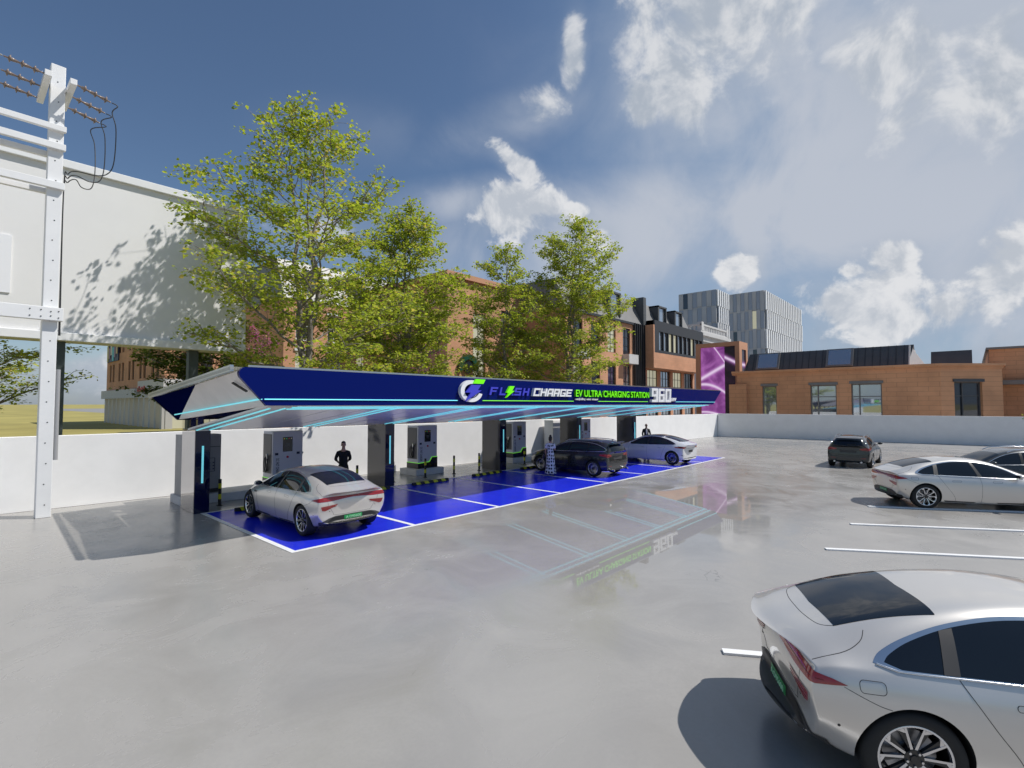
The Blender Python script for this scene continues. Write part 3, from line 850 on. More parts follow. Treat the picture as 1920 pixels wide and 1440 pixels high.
# ------------------------------------------------------------------ cars
def eval_mesh(o):
    bpy.context.view_layer.update()
    return bpy.data.meshes.new_from_object(o.evaluated_get(bpy.context.evaluated_depsgraph_get()))


class CarBody:
    """lofted body shell; lamps, glass, trim and seams are laid onto it"""
    def __init__(s, sp, levels):
        s.sp = sp
        K = sp['st']; xs = sp['x']
        I = lambda key, x: float(np.interp(x, sp[key][0], sp[key][1]))
        rows = []
        for x in xs:
            w, zb, zs_, wb, zt, wr = I('w', x), I('zb', x), I('zs', x), I('wb', x), I('zt', x), I('wr', x)
            zs_ = min(zs_, zt - .05)
            gh = max(zt - zs_, .05)
            hw = w * sp.get('sill', .95)
            if x < sp['br']: hw *= 1 - sp.get('tuck', 0) * (sp['br'] - x) / (sp['br'] - xs[0])
            half = [(0, zb), (w * .6, zb), (hw * .97, zb + .015), (hw * 1.0, zb + .07), (w * .992, max(zb + .20, zs_ * .55)), (w, zs_ * .74), (w * .985, zs_ * .90),
                    (wb, zs_), (wb * .93 + wr * .07, zs_ + gh * .10), (wb * .42 + wr * .58, zs_ + gh * .60), (wr * 1.0, zs_ + gh * .88), (wr * .78, zs_ + gh * .965), (wr * .4, zt - .004 * 0), (0, zt)]
            rows.append((x, half))
        n = len(rows[0][1]); vs, rings = [], []
        x_front, x_rear = xs[-1], xs[0]
        for x, half in rows:
            ring = []
            for sd in (1, -1):
                seq = half if sd == 1 else half[-2:0:-1]
                for y, z in seq:
                    xx = x
                    W_ = sp['halfw']
                    if x > sp['bf']: xx -= sp['kf'] * (y / W_) ** 2 * ((x - sp['bf']) / (x_front - sp['bf'])) ** 1.3
                    if x < sp['br']: xx += sp['kr'] * abs(y / W_) ** 2.2 * ((x - sp['br']) / (x_rear - sp['br'])) ** 1.2
                    tl = max(0, (sp['br'] - x) / (sp['br'] - x_rear)) if x < sp['br'] else 0
                    tf = max(0, (x - sp['bf']) / (x_front - sp['bf'])) if x > sp['bf'] else 0
                    xx += tl * float(np.interp(z, *sp['tail'])) * (1 - .5 * abs(y / W_) ** 3) + tf * float(np.interp(z, *sp['nose']))
                    ring.append(len(vs)); vs.append((xx, y * sd, z))
            rings.append(ring)
        m = len(rings[0]); fs = []
        for a, b in zip(rings[:-1], rings[1:]):
            for k in range(m): fs.append((a[k], b[k], b[(k + 1) % m], a[(k + 1) % m]))
        for ring, flip in ((rings[0], False), (rings[-1], True)):
            for k in range(n - 1):
                q = [ring[k], ring[k + 1], ring[(m - k - 1) % m], ring[(m - k) % m]]
                q = list(dict.fromkeys(q))
                if len(q) > 2: fs.append(tuple(q[::-1] if flip else q))
        mb = MB(); mb.add(vs, fs, 0, True)
        o = mb.build('shell_cage', M['gap'])
        bmx = bmesh.new(); bmx.from_mesh(o.data); bmesh.ops.recalc_face_normals(bmx, faces=bmx.faces); bmx.to_mesh(o.data); bmx.free()
        sb = o.modifiers.new('s', 'SUBSURF'); sb.levels = levels; sb.render_levels = levels
        me = eval_mesh(o); s.mesh = me
        bpy.data.objects.remove(o)
        s.bvh = BVHTree.FromPolygons([v.co.copy() for v in me.vertices], [tuple(p.vertices) for p in me.polygons])

    def cast(s, view, a, b, sd=1):
        if view == 'side': o, d = Vector((a, sd * 3, b)), Vector((0, -sd, 0))
        elif view == 'rear': o, d = Vector((-5, a, b)), Vector((1, 0, 0))
        elif view == 'polar':                       # looking in at the tail from all round it
            t = a / .9; d = Vector((math.cos(t), -math.sin(t), 0)); o = Vector((-1.55, 0, b)) - d * 4
        elif view == 'front': o, d = Vector((5, a, b)), Vector((-1, 0, 0))
        else: o, d = Vector((a, b, 4)), Vector((0, 0, -1))
        h, nr, _, _ = s.bvh.ray_cast(o, d)
        if h is None: return None, None
        if nr.dot(d) > 0: nr = -nr
        return h, nr

    def shell(s, mat, R_, wheels, tw):
        o = bpy.data.objects.new('body', s.mesh.copy()); COL.objects.link(o)
        cuts = []
        for (x, sd) in wheels:
            c = MB(); c.cyl((x, sd * (s.sp['halfw'] - tw - .07), R_ + .004), (x, sd * (s.sp['halfw'] + .4), R_ + .004), R_ + .035, n=56)
            co = c.build('cut', M['well']); cuts.append(co)
            bo = o.modifiers.new('b', 'BOOLEAN'); bo.object = co; bo.operation = 'DIFFERENCE'; bo.solver = 'EXACT'
        me = eval_mesh(o)
        bpy.data.objects.remove(o)
        for c in cuts: bpy.data.objects.remove(c)
        me.materials.clear(); me.materials.append(mat); me.materials.append(M['well']); me.materials.append(M['trim'])
        me.name = 'body'
        mi = []
        for p in me.polygons:
            c = p.center; w = 0
            for (x, sd) in wheels:
                rad = math.hypot(c.x - x, c.z - R_ - .004)
                if c.y * sd > 0 and rad < R_ + .0345: w = 1
            if w == 0 and s.sp.get('lowtrim') and c.x < -2.02 and c.z < .40 - .10 * abs(c.y): w = 2
            mi.append(w)
        me.polygons.foreach_set('material_index', mi)
        me.polygons.foreach_set('use_smooth', [True] * len(me.polygons))
        me.set_sharp_from_angle(angle=R(38))
        return me

    def patch(s, name, poly, view, mat, parent, sd=1, off=.003, step=.05, mirror=False, base=None):
        mb = MB() if base is None else base
        for sg in ((1, -1) if mirror else (1,)):
            P = [Vector(p) for p in poly]; B = []
            for p, q in zip(P, P[1:] + P[:1]):
                k = max(1, int((q - p).length / step))
                B += [p.lerp(q, i / k) for i in range(k)]
            nb = len(B); xs = [p.x for p in B]; ys = [p.y for p in B]
            G = []
            for i in range(1, int((max(xs) - min(xs)) / step) + 1):
                for j in range(1, int((max(ys) - min(ys)) / step) + 1):
                    q = Vector((min(xs) + i * step, min(ys) + j * step)); ins = False
                    for u, v in zip(B, B[1:] + B[:1]):
                        if (u.y > q.y) != (v.y > q.y) and q.x < (v.x - u.x) * (q.y - u.y) / (v.y - u.y) + u.x: ins = not ins
                    if ins and min((q - b).length for b in B) > step * .45: G.append(q)
            vs, _, fc, *_ = geometry.delaunay_2d_cdt(B + G, [(i, (i + 1) % nb) for i in range(nb)], [list(range(nb))], 1, 1e-5)
            hit = []
            for v in vs:
                if view == 'side': h, nr = s.cast(view, v.x, v.y, sd)
                else: h, nr = s.cast(view, v.x * sg if view in ('rear', 'front', 'polar') else v.x, v.y * sg if view == 'top' else v.y)
                hit.append((h + nr * off, nr) if h is not None else None)
            idx, out = {}, []
            fs = []
            for f in fc:
                if any(hit[i] is None for i in f): continue
                for i in f:
                    if i not in idx: idx[i] = len(out); out.append(hit[i][0])
                t = [idx[i] for i in f]
                nf = (out[t[1]] - out[t[0]]).cross(out[t[2]] - out[t[0]])
                if nf.dot(hit[f[0]][1]) < 0: t = t[::-1]
                fs.append(tuple(t))
            mb.add(out, fs, 0, True)
        return mb.build(name, mat, parent) if base is None else mb

    def seam(s, name, poly, view, mat, parent, r=.004, sd=1, closed=False, step=.04, base=None, off=.0, n=5):
        P = [Vector(p) for p in poly]; B = []
        segs = list(zip(P, P[1:] + (P[:1] if closed else [])))
        for p, q in segs:
            k = max(1, int((q - p).length / step)); B += [p.lerp(q, i / k) for i in range(k)]
        if not closed: B.append(P[-1])
        pts = []
        for b in B:
            h, nr = s.cast(view, b.x, b.y, sd)
            if h is not None: pts.append(h + nr * off)
        mb = MB() if base is None else base
        mb.tube(pts, r, n, 0, closed)
        return mb.build(name, mat, parent) if base is None else mb


def spline(pts, n=8, closed=True):
    """smooth 2D outline through points"""
    P = [Vector(p) for p in pts]; N = len(P); out = []
    for i in range(N if closed else N - 1):
        a0, a1, a2, a3 = (P[(i - 1) % N], P[i], P[(i + 1) % N], P[(i + 2) % N]) if closed else (P[max(i - 1, 0)], P[i], P[i + 1], P[min(i + 2, N - 1)])
        for k in range(n):
            t = k / n
            out.append(tuple(.5 * ((2 * a1) + (a2 - a0) * t + (2 * a0 - 5 * a1 + 4 * a2 - a3) * t * t + (3 * a1 - a0 - 3 * a2 + a3) * t ** 3)))
    if not closed: out.append(tuple(P[-1]))
    return out


def rounded(x0, x1, z0, z1, r, n=5):
    out = []
    for cx, cz, a0 in ((x1 - r, z1 - r, 0), (x0 + r, z1 - r, 90), (x0 + r, z0 + r, 180), (x1 - r, z0 + r, 270)):
        out += [(cx + r * math.cos(R(a0 + 90 * k / n)), cz + r * math.sin(R(a0 + 90 * k / n))) for k in range(n + 1)]
    return out


def make_wheel_parts(Rw, tw, rim_r, style):
    """meshes about the Y axis, outer face towards +Y"""
    t = MB(); h = tw / 2
    prof = [(rim_r, -h * .92), (rim_r + .012, -h * .98), (Rw - .03, -h), (Rw - .008, -h * .86), (Rw, -h * .6), (Rw, h * .6), (Rw - .008, h * .86), (Rw - .03, h), (rim_r + .03, h * 1.0), (rim_r + .012, h * .98), (rim_r - .002, h * .88)]
    t.lathe(prof, 56, 0, 'Y')
    g = MB()
    for k in (-.35, 0, .35): g.lathe([(Rw + .0005, h * k - .006), (Rw + .0008, h * k + .006)], 56, 0, 'Y')
    rim = MB()
    rim.lathe([(rim_r, h * .90), (rim_r - .010, h * .93), (rim_r - .018, h * .88), (rim_r - .02, h * .6)], 56, 0, 'Y')          # bright lip
    rim.lathe([(rim_r - .019, h * .62), (rim_r - .028, 0), (rim_r - .03, -h * .9)], 56, 1, 'Y')                                      # dark barrel
    yf = h * .80
    def spoke(a0, a1, r0, r1, w0, w1, m, y0, y1, th=.03):
        p = [(r0 * math.cos(a0 - w0), r0 * math.sin(a0 - w0)), (r1 * math.cos(a1 - w1), r1 * math.sin(a1 - w1)), (r1 * math.cos(a1 + w1), r1 * math.sin(a1 + w1)), (r0 * math.cos(a0 + w0), r0 * math.sin(a0 + w0))]
        ys = (y0, y1, y1, y0)
        vs = [(x, y, z) for (x, z), y in zip(p, ys)] + [(x * 1.0, y - th, z) for (x, z), y in zip(p, ys)]
        rim.add(vs, [(0, 1, 2, 3)[::-1], (4, 5, 6, 7), (0, 1, 5, 4), (1, 2, 6, 5), (2, 3, 7, 6), (3, 0, 4, 7)], m)
    if style == 'five':
        for k in range(5):
            a = R(90 + 72 * k)
            for sg in (-1, 1):
                spoke(a + sg * R(12), a + sg * R(15.5), .066, rim_r - .014, .15, .032, 0, yf - .012, yf + .012)
                spoke(a + sg * R(17), a + sg * R(22.5), .064, rim_r - .018, .12, .075, 1, yf - .020, yf + .002)
                spoke(a + sg * R(18), a + sg * R(24), rim_r * .80, rim_r - .013, .02, .10, 0, yf + .004, yf + .012, .02)
    else:
        for k in range(10):
            a = R(36 * k)
            for sg in (-1, 1): spoke(a + sg * R(3), a + sg * R(7.5), .06, rim_r - .014, .07, .028, 0, yf - .01, yf + .012)
    rim.cyl((0, yf - .05, 0), (0, yf - .008, 0), .075, .068, n=24, m=1)
    rim.cyl((0, yf - .008, 0), (0, yf + .002, 0), .034, .03, n=18, m=1)
    for k in range(5):
        a = R(54 + 72 * k); c = (.054 * math.cos(a), .054 * math.sin(a))
        rim.cyl((c[0], yf - .008, c[1]), (c[0], yf + .004, c[1]), .0095, n=8, m=0)
    d = MB(); d.cyl((0, -.02, 0), (0, .012, 0), rim_r * .72, n=40); d.cyl((0, .012, 0), (0, .03, 0), rim_r * .34, n=24)
    return t, rim, d


def fit_wheels(root, wheels, Rw, tw, rim_r, halfw, style):
    ml, mr_, md = make_wheel_parts(Rw, tw, rim_r, style)
    proto = None
    for x, sd in wheels:
        loc = (x, sd * (halfw - tw / 2 - .012), Rw)
        rz = 0 if sd > 0 else math.pi
        if proto is None:
            w = md.build('wheel', [M['disc']], root)
            ml.build('tyre', [M['tyre']], w); mr_.build('rim', [M['alloy'], M['alloydk']], w)
            proto = w
        else:
            w = proto.copy(); COL.objects.link(w); w.parent = root
            for ch in children(proto):
                c = ch.copy(); COL.objects.link(c); c.parent = w
        w.location = loc; w.rotation_euler = (0, R(17 * (x > 0) + 9 * (sd > 0)), rz)


def mirrors(root, x, y, z, shell):
    for sd in (1, -1):
        b = MB(); b.ball((x, sd * (y + .115), z + .055), .075, .105, .062, 16)
        b.bar((x + .02, sd * (y - .02), z + .0), (x + .0, sd * (y + .07), z + .035), .05, .03)
        mo = b.build('mirror', shell, root)
        b = MB(); b.ball((x - .055, sd * (y + .115), z + .056), .026, .09, .05, 14); b.build('mirror_glass', M['glass'], mo)


# ---------------- silver fastback
FB = dict(
    st=None, lowtrim=True, tuck=.09, halfw=.948, bf=1.55, br=-1.55, kf=.55, kr=.44, sill=.95,
    x=[-2.54, -2.47, -2.32, -2.05, -1.75, -1.45, -1.1, -.75, -.4, 0, .4, .75, 1.05, 1.35, 1.7, 2.05, 2.25, 2.36, 2.40],
    w=([-2.47, -2.30, -1.9, -1.5, -.6, .6, 1.5, 2.05, 2.3, 2.4], [.885, .925, .95, .962, .94, .94, .95, .91, .82, .74]),
    zb=([-2.47, -2.3, -1.9, -1.0, 1.2, 2.0, 2.4], [.34, .27, .20, .17, .17, .18, .24]),
    zs=([-2.47, -2.3, -1.9, -1.5, -1.0, 0, .9, 1.4, 2.0, 2.4], [.955, .985, .975, .965, .945, .915, .885, .835, .74, .58]),
    wb=([-2.47, -2.3, -1.9, -1.5, -1.0, 0, .9, 1.5, 2.1, 2.4], [.84, .865, .885, .905, .885, .885, .88, .84, .74, .60]),
    zt=([-2.47, -2.43, -2.30, -2.05, -1.7, -1.3, -.9, -.5, -.2, .1, .4, .75, 1.05, 1.35, 1.8, 2.1, 2.3, 2.4], [1.045, 1.07, 1.105, 1.165, 1.275, 1.385, 1.455, 1.485, 1.48, 1.445, 1.37, 1.225, 1.075, .985, .90, .82, .74, .66]),
    wr=([-2.47, -2.3, -2.0, -1.6, -1.0, -.3, .3, .9, 1.1, 1.6, 2.4], [.61, .62, .615, .60, .585, .58, .58, .62, .68, .66, .5]),
    tail=([.25, .38, .50, .60, .72, .80, .88, .95, 1.02, 1.1], [.19, .10, .0, -.09, -.125, -.125, -.10, .02, .08, .10]), nose=([.2, .45, .8], [-.05, 0, -.12]))


def make_fastback():
    Rw, tw, rr = .362, .255, .262
    c = CarBody(FB, 3)
    root = thing('parked_car', '', 'car')
    wheels = [(-1.5, 1), (-1.5, -1), (1.5, 1), (1.5, -1)]
    body = bpy.data.objects.new('body', c.shell(M['paint_silver'], Rw, wheels, tw)); COL.objects.link(body); body.parent = root
    fit_wheels(root, wheels, Rw, tw, rr, .945, 'five')
    # glass
    top = [(.93, .985), (.52, 1.20), (.15, 1.315), (-.25, 1.372), (-.70, 1.362), (-1.10, 1.29), (-1.42, 1.185), (-1.60, 1.095), (-1.66, 1.045)]
    bot = [(-1.55, 1.012), (-1.1, 1.0), (-.4, .982), (.3, .962), (.93, .948)]
    outline = spline(top, 5, False) + spline(bot, 4, False)
    big = spline([(.99, .975), (.54, 1.222), (.15, 1.337), (-.25, 1.392), (-.72, 1.383), (-1.13, 1.308), (-1.46, 1.20), (-1.67, 1.10), (-1.74, 1.035)], 5, False) + spline([(-1.58, .995), (-1.1, .982), (-.4, .964), (.3, .944), (.97, .925)], 4, False)
    for sd in (1, -1):
        c.patch('window_surround', big, 'side', M['chrome'], root, sd, .0025, .05)
        c.patch('side_window', outline, 'side', M['glass'], root, sd, .006, .05)
        b = MB()
        c.patch('', [(-.06, .968), (-.16, .971), (-.26, 1.368), (-.20, 1.37)], 'side', None, None, sd, .010, .05, base=b)
        b.build('window_pillar', M['trim'], root); b = MB()
        c.patch('', [(-1.16, 1.0), (-1.27, 1.004), (-1.20, 1.262), (-1.10, 1.285)], 'side', None, None, sd, .010, .05, base=b)
        b.build('window_pillar', M['trim'], root)
        c.seam('window_trim', [(-1.72, 1.03), (-1.58, 1.0), (-1.1, .987), (-.4, .969), (.3, .949), (.97, .93)], 'side', M['chrome'], root, .009, sd, off=.004)
        g = MB()
        c.seam('', [(.96, .90), (.99, .75), (.93, .40), (.88, .22)], 'side', None, None, .0032, sd, base=g)
        c.seam('', [(-.12, .965), (-.10, .75), (-.10, .4), (-.12, .22)], 'side', None, None, .0032, sd, base=g)
        c.seam('', spline([(-1.17, .98), (-1.10, .86), (-.97, .66), (-.80, .42), (-.74, .22)], 5, False), 'side', None, None, .0032, sd, base=g)
        c.seam('', spline([(-1.98, .86), (-1.85, .80), (-1.74, .755), (-1.66, .735)], 5, False), 'side', None, None, .0026, sd, base=g)
        if sd == -1: c.seam('', rounded(-1.87, -1.69, .835, .925, .03), 'side', None, None, .0026, sd, True, base=g)
        g.build('panel_gap', M['gap'], root)
        for x in (-.93 + .10, .18):
            c.seam('door_handle', rounded(x - .0, x + .23, .815, .858, .019), 'side', M['gap'], root, .0028, sd, True)
        c.patch('bumper_trim', [(-2.40, .385), (-2.2, .335), (-2.0, .285), (-2.0, .235), (-2.3, .30)], 'side', M['trim'], root, sd, .009, .022)
        c.patch('sill_trim', [(-1.08, .165), (1.08, .165), (1.05, .27), (0, .245), (-1.05, .27)], 'side', M['trim'], root, sd, .004, .06)
        b = MB(); h, nr = c.cast('side', -2.02, .555, sd); b.cyl(h - nr * .004, h + nr * .003, .011, n=12)
        h, nr = c.cast('rear', sd * .60, .62)
        b.cyl(h - nr * .004, h + nr * .003, .011, n=12); b.build('parking_sensor', M['black'], root)
    c.patch('windshield', [(1.12, -.70), (1.15, 0), (1.12, .70), (.42, .56), (.40, 0), (.42, -.56)], 'top', M['glass'], root, 1, .004, .07)
    c.patch('rear_window', [(-1.16, -.56), (-1.19, 0), (-1.16, .56), (-1.90, .51), (-1.93, 0), (-1.90, -.51)], 'top', M['glass'], root, 1, .004, .06)
    g = MB()
    c.seam('', spline([(-1.90, .51), (-2.0, .43), (-2.05, .22), (-2.06, 0), (-2.05, -.22), (-2.0, -.43), (-1.90, -.51)], 5, False), 'top', None, None, .003, base=g)
    for s_ in (1, -1): c.seam('', spline([(-1.72, s_ * .62), (-1.78, s_ * .70), (-1.95, s_ * .76), (-2.28, s_ * .78)], 5, False), 'top', None, None, .003, base=g)
    c.seam('', spline([(.66, .875), (.64, .76), (.56, .645), (.5, .56), (.46, .52), (0, .515), (-.46, .52), (-.5, .56), (-.56, .645), (-.64, .76), (-.66, .875)], 3, False), 'rear', None, None, .0028, base=g)
    g.build('panel_gap', M['gap'], root)
    # lamps
    lo = [(-1.04, .872), (-.85, .848), (-.6, .850), (-.3, .874), (0, .884), (.3, .874), (.6, .850), (.85, .848), (1.04, .872)]
    hi = [(.95, .905), (.80, .938), (.6, .944), (.3, .932), (0, .928), (-.3, .932), (-.6, .944), (-.80, .938), (-.95, .905)]
    c.patch('tail_light', lo + hi, 'polar', M['lamp'], root, 1, .007, .025)
    c.seam('tail_light_line', [(-.9, .882), (-.6, .90), (-.3, .910), (0, .914), (.3, .910), (.6, .90), (.9, .882)], 'polar', M['lampdk'], root, .004, off=.006)
    for s_ in (1, -1):
        poly = [(s_ * .49, .770), (s_ * .80, .742), (s_ * .79, .655), (s_ * .75, .640), (s_ * .52, .735)]
        c.patch('light_surround', [(s_ * .47, .780), (s_ * .815, .752), (s_ * .80, .642), (s_ * .75, .622), (s_ * .50, .728)], 'polar', M['paint_silver'], root, 1, .003, .025)
        c.patch('tail_light', poly, 'polar', M['lamp'], root, 1, .007, .025)
        for dz in (.02, .045):
            c.seam('tail_light_line', [(s_ * .52, .765 - dz), (s_ * .78, .742 - dz * 1.3)], 'polar', M['lampdk'], root, .003, off=.007)
    c.patch('bumper_trim', [(-.80, .375), (-.62, .455), (-.45, .49), (0, .495), (.45, .49), (.62, .455), (.80, .375), (.78, .32), (.5, .262), (0, .257), (-.5, .262), (-.78, .32)], 'rear', M['trim'], root, 1, .008, .03)
    c.patch('bumper_grille', [(-.52, .47), (0, .475), (.52, .47), (.66, .375), (.45, .345), (0, .34), (-.45, .345), (-.66, .375)], 'rear', M['black'], root, 1, .013, .03)
    pl = c.patch('licence_plate', [(-.235, .385), (.235, .385), (.235, .475), (-.235, .475)], 'rear', M['plate'], root, 1, .02, .06)
    h, nr = c.cast('rear', 0, .43)
    lettering('plate_lettering', 'A·D95600', (h.x - .026, .20, .40), -Y3, Z3, -X3, .40, .06, .004, [M['plateink']], pl, bold=.01)
    lettering('badge', 'P7', (-2.415, 0, 0), -Y3, Z3, -X3, .001, .001, .001, [M['chrome']], root) if False else None
    for s_ in (1, -1):
        c.patch('headlight', [(s_ * .45, .60), (s_ * .80, .66), (s_ * .80, .61), (s_ * .5, .55)], 'front', M['lampclear'], root, 1, .005, .03)
        hb = MB()
        for i in range(3):
            c.patch('', rounded(1.02 + .055 * i - .01, 1.05 + .055 * i, .745, .785, .006, 2), 'side', None, None, s_, .004, .02, base=hb)
        hb.build('fender_badge', M['gap'], root)
    mirrors(root, .80, .86, .96, M['paint_silver'])
    return root


# ---------------- charcoal estate
WG = dict(
    st=None, halfw=.925, bf=1.45, br=-1.5, kf=.50, kr=.26, sill=.95,
    x=[-2.30, -2.27, -2.18, -2.02, -1.75, -1.45, -1.1, -.75, -.4, 0, .4, .75, 1.05, 1.35, 1.7, 2.05, 2.3, 2.44, 2.48],
    w=([-2.30, -2.1, -1.5, -.6, .6, 1.5, 2.05, 2.3, 2.48], [.86, .90, .935, .925, .925, .93, .90, .83, .74]),
    zb=([-2.30, -2.0, -1.0, 1.2, 2.0, 2.48], [.30, .24, .19, .19, .2, .26]),
    zs=([-2.30, -1.5, -1.0, 0, .9, 1.4, 2.0, 2.48], [.985, 1.0, .985, .95, .915, .87, .79, .66]),
    wb=([-2.30, -1.9, -1.5, 0, .9, 1.5, 2.1, 2.48], [.80, .845, .87, .87, .865, .83, .74, .62]),
    zt=([-2.30, -2.27, -2.18, -2.02, -1.8, -1.5, -.9, -.4, .0, .4, .75, 1.05, 1.35, 1.8, 2.2, 2.48], [1.05, 1.12, 1.24, 1.40, 1.475, 1.505, 1.53, 1.525, 1.49, 1.39, 1.245, 1.08, .995, .93, .86, .74]),
    wr=([-2.30, -2.0, -1.6, -1.0, -.3, .3, .9, 1.1, 1.6, 2.48], [.60, .575, .58, .595, .60, .60, .63, .68, .66, .5]),
    tail=([.25, .45, .62, .95, 1.1, 1.25], [.09, -.035, -.05, .02, .06, .03]), nose=([.2, .45, .8], [-.05, 0, -.12]))


def make_estate():
    Rw, tw, rr = .345, .235, .24
    c = CarBody(WG, 2)
    root = thing('parked_car', '', 'car')
    wheels = [(-1.42, 1), (-1.42, -1), (1.42, 1), (1.42, -1)]
    body = bpy.data.objects.new('body', c.shell(M['paint_dark'], Rw, wheels, tw)); COL.objects.link(body); body.parent = root
    fit_wheels(root, wheels, Rw, tw, rr, .925, 'ten')
    outline = spline([(.92, 1.02), (.52, 1.23), (.1, 1.365), (-.4, 1.415), (-1.0, 1.41), (-1.5, 1.345), (-1.85, 1.225), (-1.98, 1.135)], 5, False) + spline([(-1.92, 1.08), (-1.2, 1.045), (-.4, 1.015), (.3, .995), (.92, .975)], 4, False)
    for sd in (1, -1):
        c.patch('side_window', outline, 'side', M['glass'], root, sd, .005, .06)
        c.seam('window_trim', outline, 'side', M['chrome'], root, .011, sd, True, off=.006)
        for x, x2 in ((-.1, -.16), (-1.05, -1.12)):
            b = MB()
            c.patch('', [(x + .04, 1.0), (x - .05, 1.0), (x2 - .05, 1.41), (x2 + .03, 1.41)], 'side', None, None, sd, .009, .05, base=b)
            b.build('window_pillar', M['black'], root)
        g = MB()
        c.seam('', [(.92, .95), (.97, .75), (.9, .25)], 'side', None, None, .004, sd, base=g); c.seam('', [(-.1, 1.0), (-.08, .7), (-.1, .22)], 'side', None, None, .004, sd, base=g)
        c.seam('', spline([(-1.08, 1.02), (-1.08, .88), (-.95, .62), (-.82, .25)], 4, False), 'side', None, None, .004, sd, base=g)
        g.build('panel_gap', M['gap'], root)
        for x in (-.95, .0):
            c.patch('door_handle', rounded(x, x + .2, .83, .86, .014), 'side', M['paint_dark'], root, sd, .02, .03)
        rl = MB(); rl.tube([(x, sd * (.60 - .02 * (x < -1.4)), float(np.interp(x, WG['zt'][0], WG['zt'][1])) + .035 * (1 if -1.55 < x < .1 else 0) - .03) for x in (-1.7, -1.5, -1.0, -.5, 0, .2)], .016, 8); rl.build('roof_rail', M['chrome'], root)
    c.patch('windshield', [(1.13, -.70), (1.17, 0), (1.13, .70), (.42, .58), (.40, 0), (.42, -.58)], 'top', M['glass'], root, 1, .004, .07)
    c.patch('rear_window', [(-.60, 1.09), (0, 1.08), (.60, 1.09), (.56, 1.25), (.51, 1.38), (0, 1.40), (-.51, 1.38), (-.56, 1.25)], 'rear', M['glass'], root, 1, .006, .05)
    b = MB(); b.prism([(-2.02, -.56, 1.425), (-2.02, .56, 1.425), (-2.17, .50, 1.405), (-2.17, -.50, 1.405)], (0, 0, .03)); b.build('roof_spoiler', M['paint_dark'], root, bevel=.012)
    h, nr = c.cast('rear', 0, 1.12); b = MB(); b.bar(h + nr * .02, h + nr * .02 + Vector((.03, -.34, .02)), .02, .022); b.build('rear_wiper', M['black'], root)
    for s_ in (1, -1):
        poly = spline([(s_ * .46, .90), (s_ * .62, .955), (s_ * .84, .965), (s_ * .885, .90), (s_ * .82, .845), (s_ * .60, .855)], 4)
        tl = c.patch('tail_light', poly, 'rear', M['lamp'], root, 1, .006, .03)
        c.patch('tail_light_core', [(s_ * .60, .89), (s_ * .80, .915), (s_ * .78, .875), (s_ * .62, .87)], 'rear', M['lampdk'], tl, 1, .010, .03)
        sp_ = [( -1.82 , .93), (-2.12, .965), (-2.14, .88), (-1.98, .89)]
        c.patch('tail_light', sp_, 'side', M['lamp'], root, s_, .006, .03)
        c.patch('reflector', [(s_ * .52, .455), (s_ * .72, .465), (s_ * .72, .485), (s_ * .52, .475)], 'rear', M['lamp'], root, 1, .006, .03)
        b = MB(); b.cyl((-2.26, s_ * .55, .30), (-2.10, s_ * .55, .30), .04, n=12); b.build('exhaust', M['steel'], root)
        c.patch('headlight', [(s_ * .45, .72), (s_ * .80, .76), (s_ * .80, .69), (s_ * .5, .66)], 'front', M['lampclear'], root, 1, .006, .03)
        c.patch('headlight', [(1.72, .78), (2.08, .74), (2.14, .68), (1.95, .69)], 'side', M['lampclear'], root, s_, .006, .03)
    c.patch('bumper_trim', [(-.72, .34), (0, .345), (.72, .34), (.70, .25), (-.70, .25)], 'rear', M['black'], root, 1, .008, .06)
    c.patch('plate_panel', [(-.34, .73), (.34, .73), (.36, .85), (-.36, .85)], 'rear', M['trim'], root, 1, .007, .05)
    g = MB(); c.seam('', [(-.70, 1.03), (-.69, .9), (-.66, .62), (0, .60), (.66, .62), (.69, .9), (.70, 1.03)], 'rear', None, None, .004, base=g)
    c.seam('', [(-.88, .56), (-.4, .545), (0, .54), (.4, .545), (.88, .56)], 'rear', None, None, .004, base=g); g.build('panel_gap', M['gap'], root)
    mirrors(root, .82, .85, 1.0, M['paint_dark'])
    return root


# ---------------- white saloon
SL = dict(
    st=None, halfw=.925, bf=1.5, br=-1.5, kf=.50, kr=.34, sill=.96,
    x=[-2.32, -2.28, -2.16, -1.95, -1.7, -1.45, -1.1, -.75, -.4, 0, .4, .75, 1.05, 1.35, 1.7, 2.0, 2.2, 2.31, 2.35],
    w=([-2.32, -2.1, -1.5, -.6, .6, 1.5, 2.05, 2.3], [.86, .90, .935, .925, .925, .93, .88, .74]),
    zb=([-2.32, -2.0, -1.0, 1.2, 2.0, 2.35], [.30, .22, .17, .17, .18, .24]),
    zs=([-2.32, -1.5, -1.0, 0, .9, 1.4, 2.0, 2.35], [.95, .955, .945, .915, .88, .82, .72, .58]),
    wb=([-2.32, -1.9, -1.5, 0, .9, 1.5, 2.1, 2.35], [.79, .84, .87, .865, .86, .82, .72, .58]),
    zt=([-2.32, -2.28, -2.16, -1.95, -1.6, -1.2, -.8, -.4, .0, .4, .8, 1.05, 1.35, 1.7, 2.0, 2.35], [1.03, 1.05, 1.085, 1.125, 1.245, 1.365, 1.44, 1.475, 1.465, 1.39, 1.21, 1.075, .965, .89, .81, .66]),
    wr=([-2.32, -1.9, -1.5, -1.0, -.3, .3, .9, 1.1, 1.6, 2.35], [.62, .62, .59, .575, .575, .58, .62, .67, .66, .5]),
    tail=([.25, .42, .62, .95, 1.1], [.10, -.02, -.05, .0, -.05]), nose=([.2, .45, .8], [-.05, 0, -.12]))


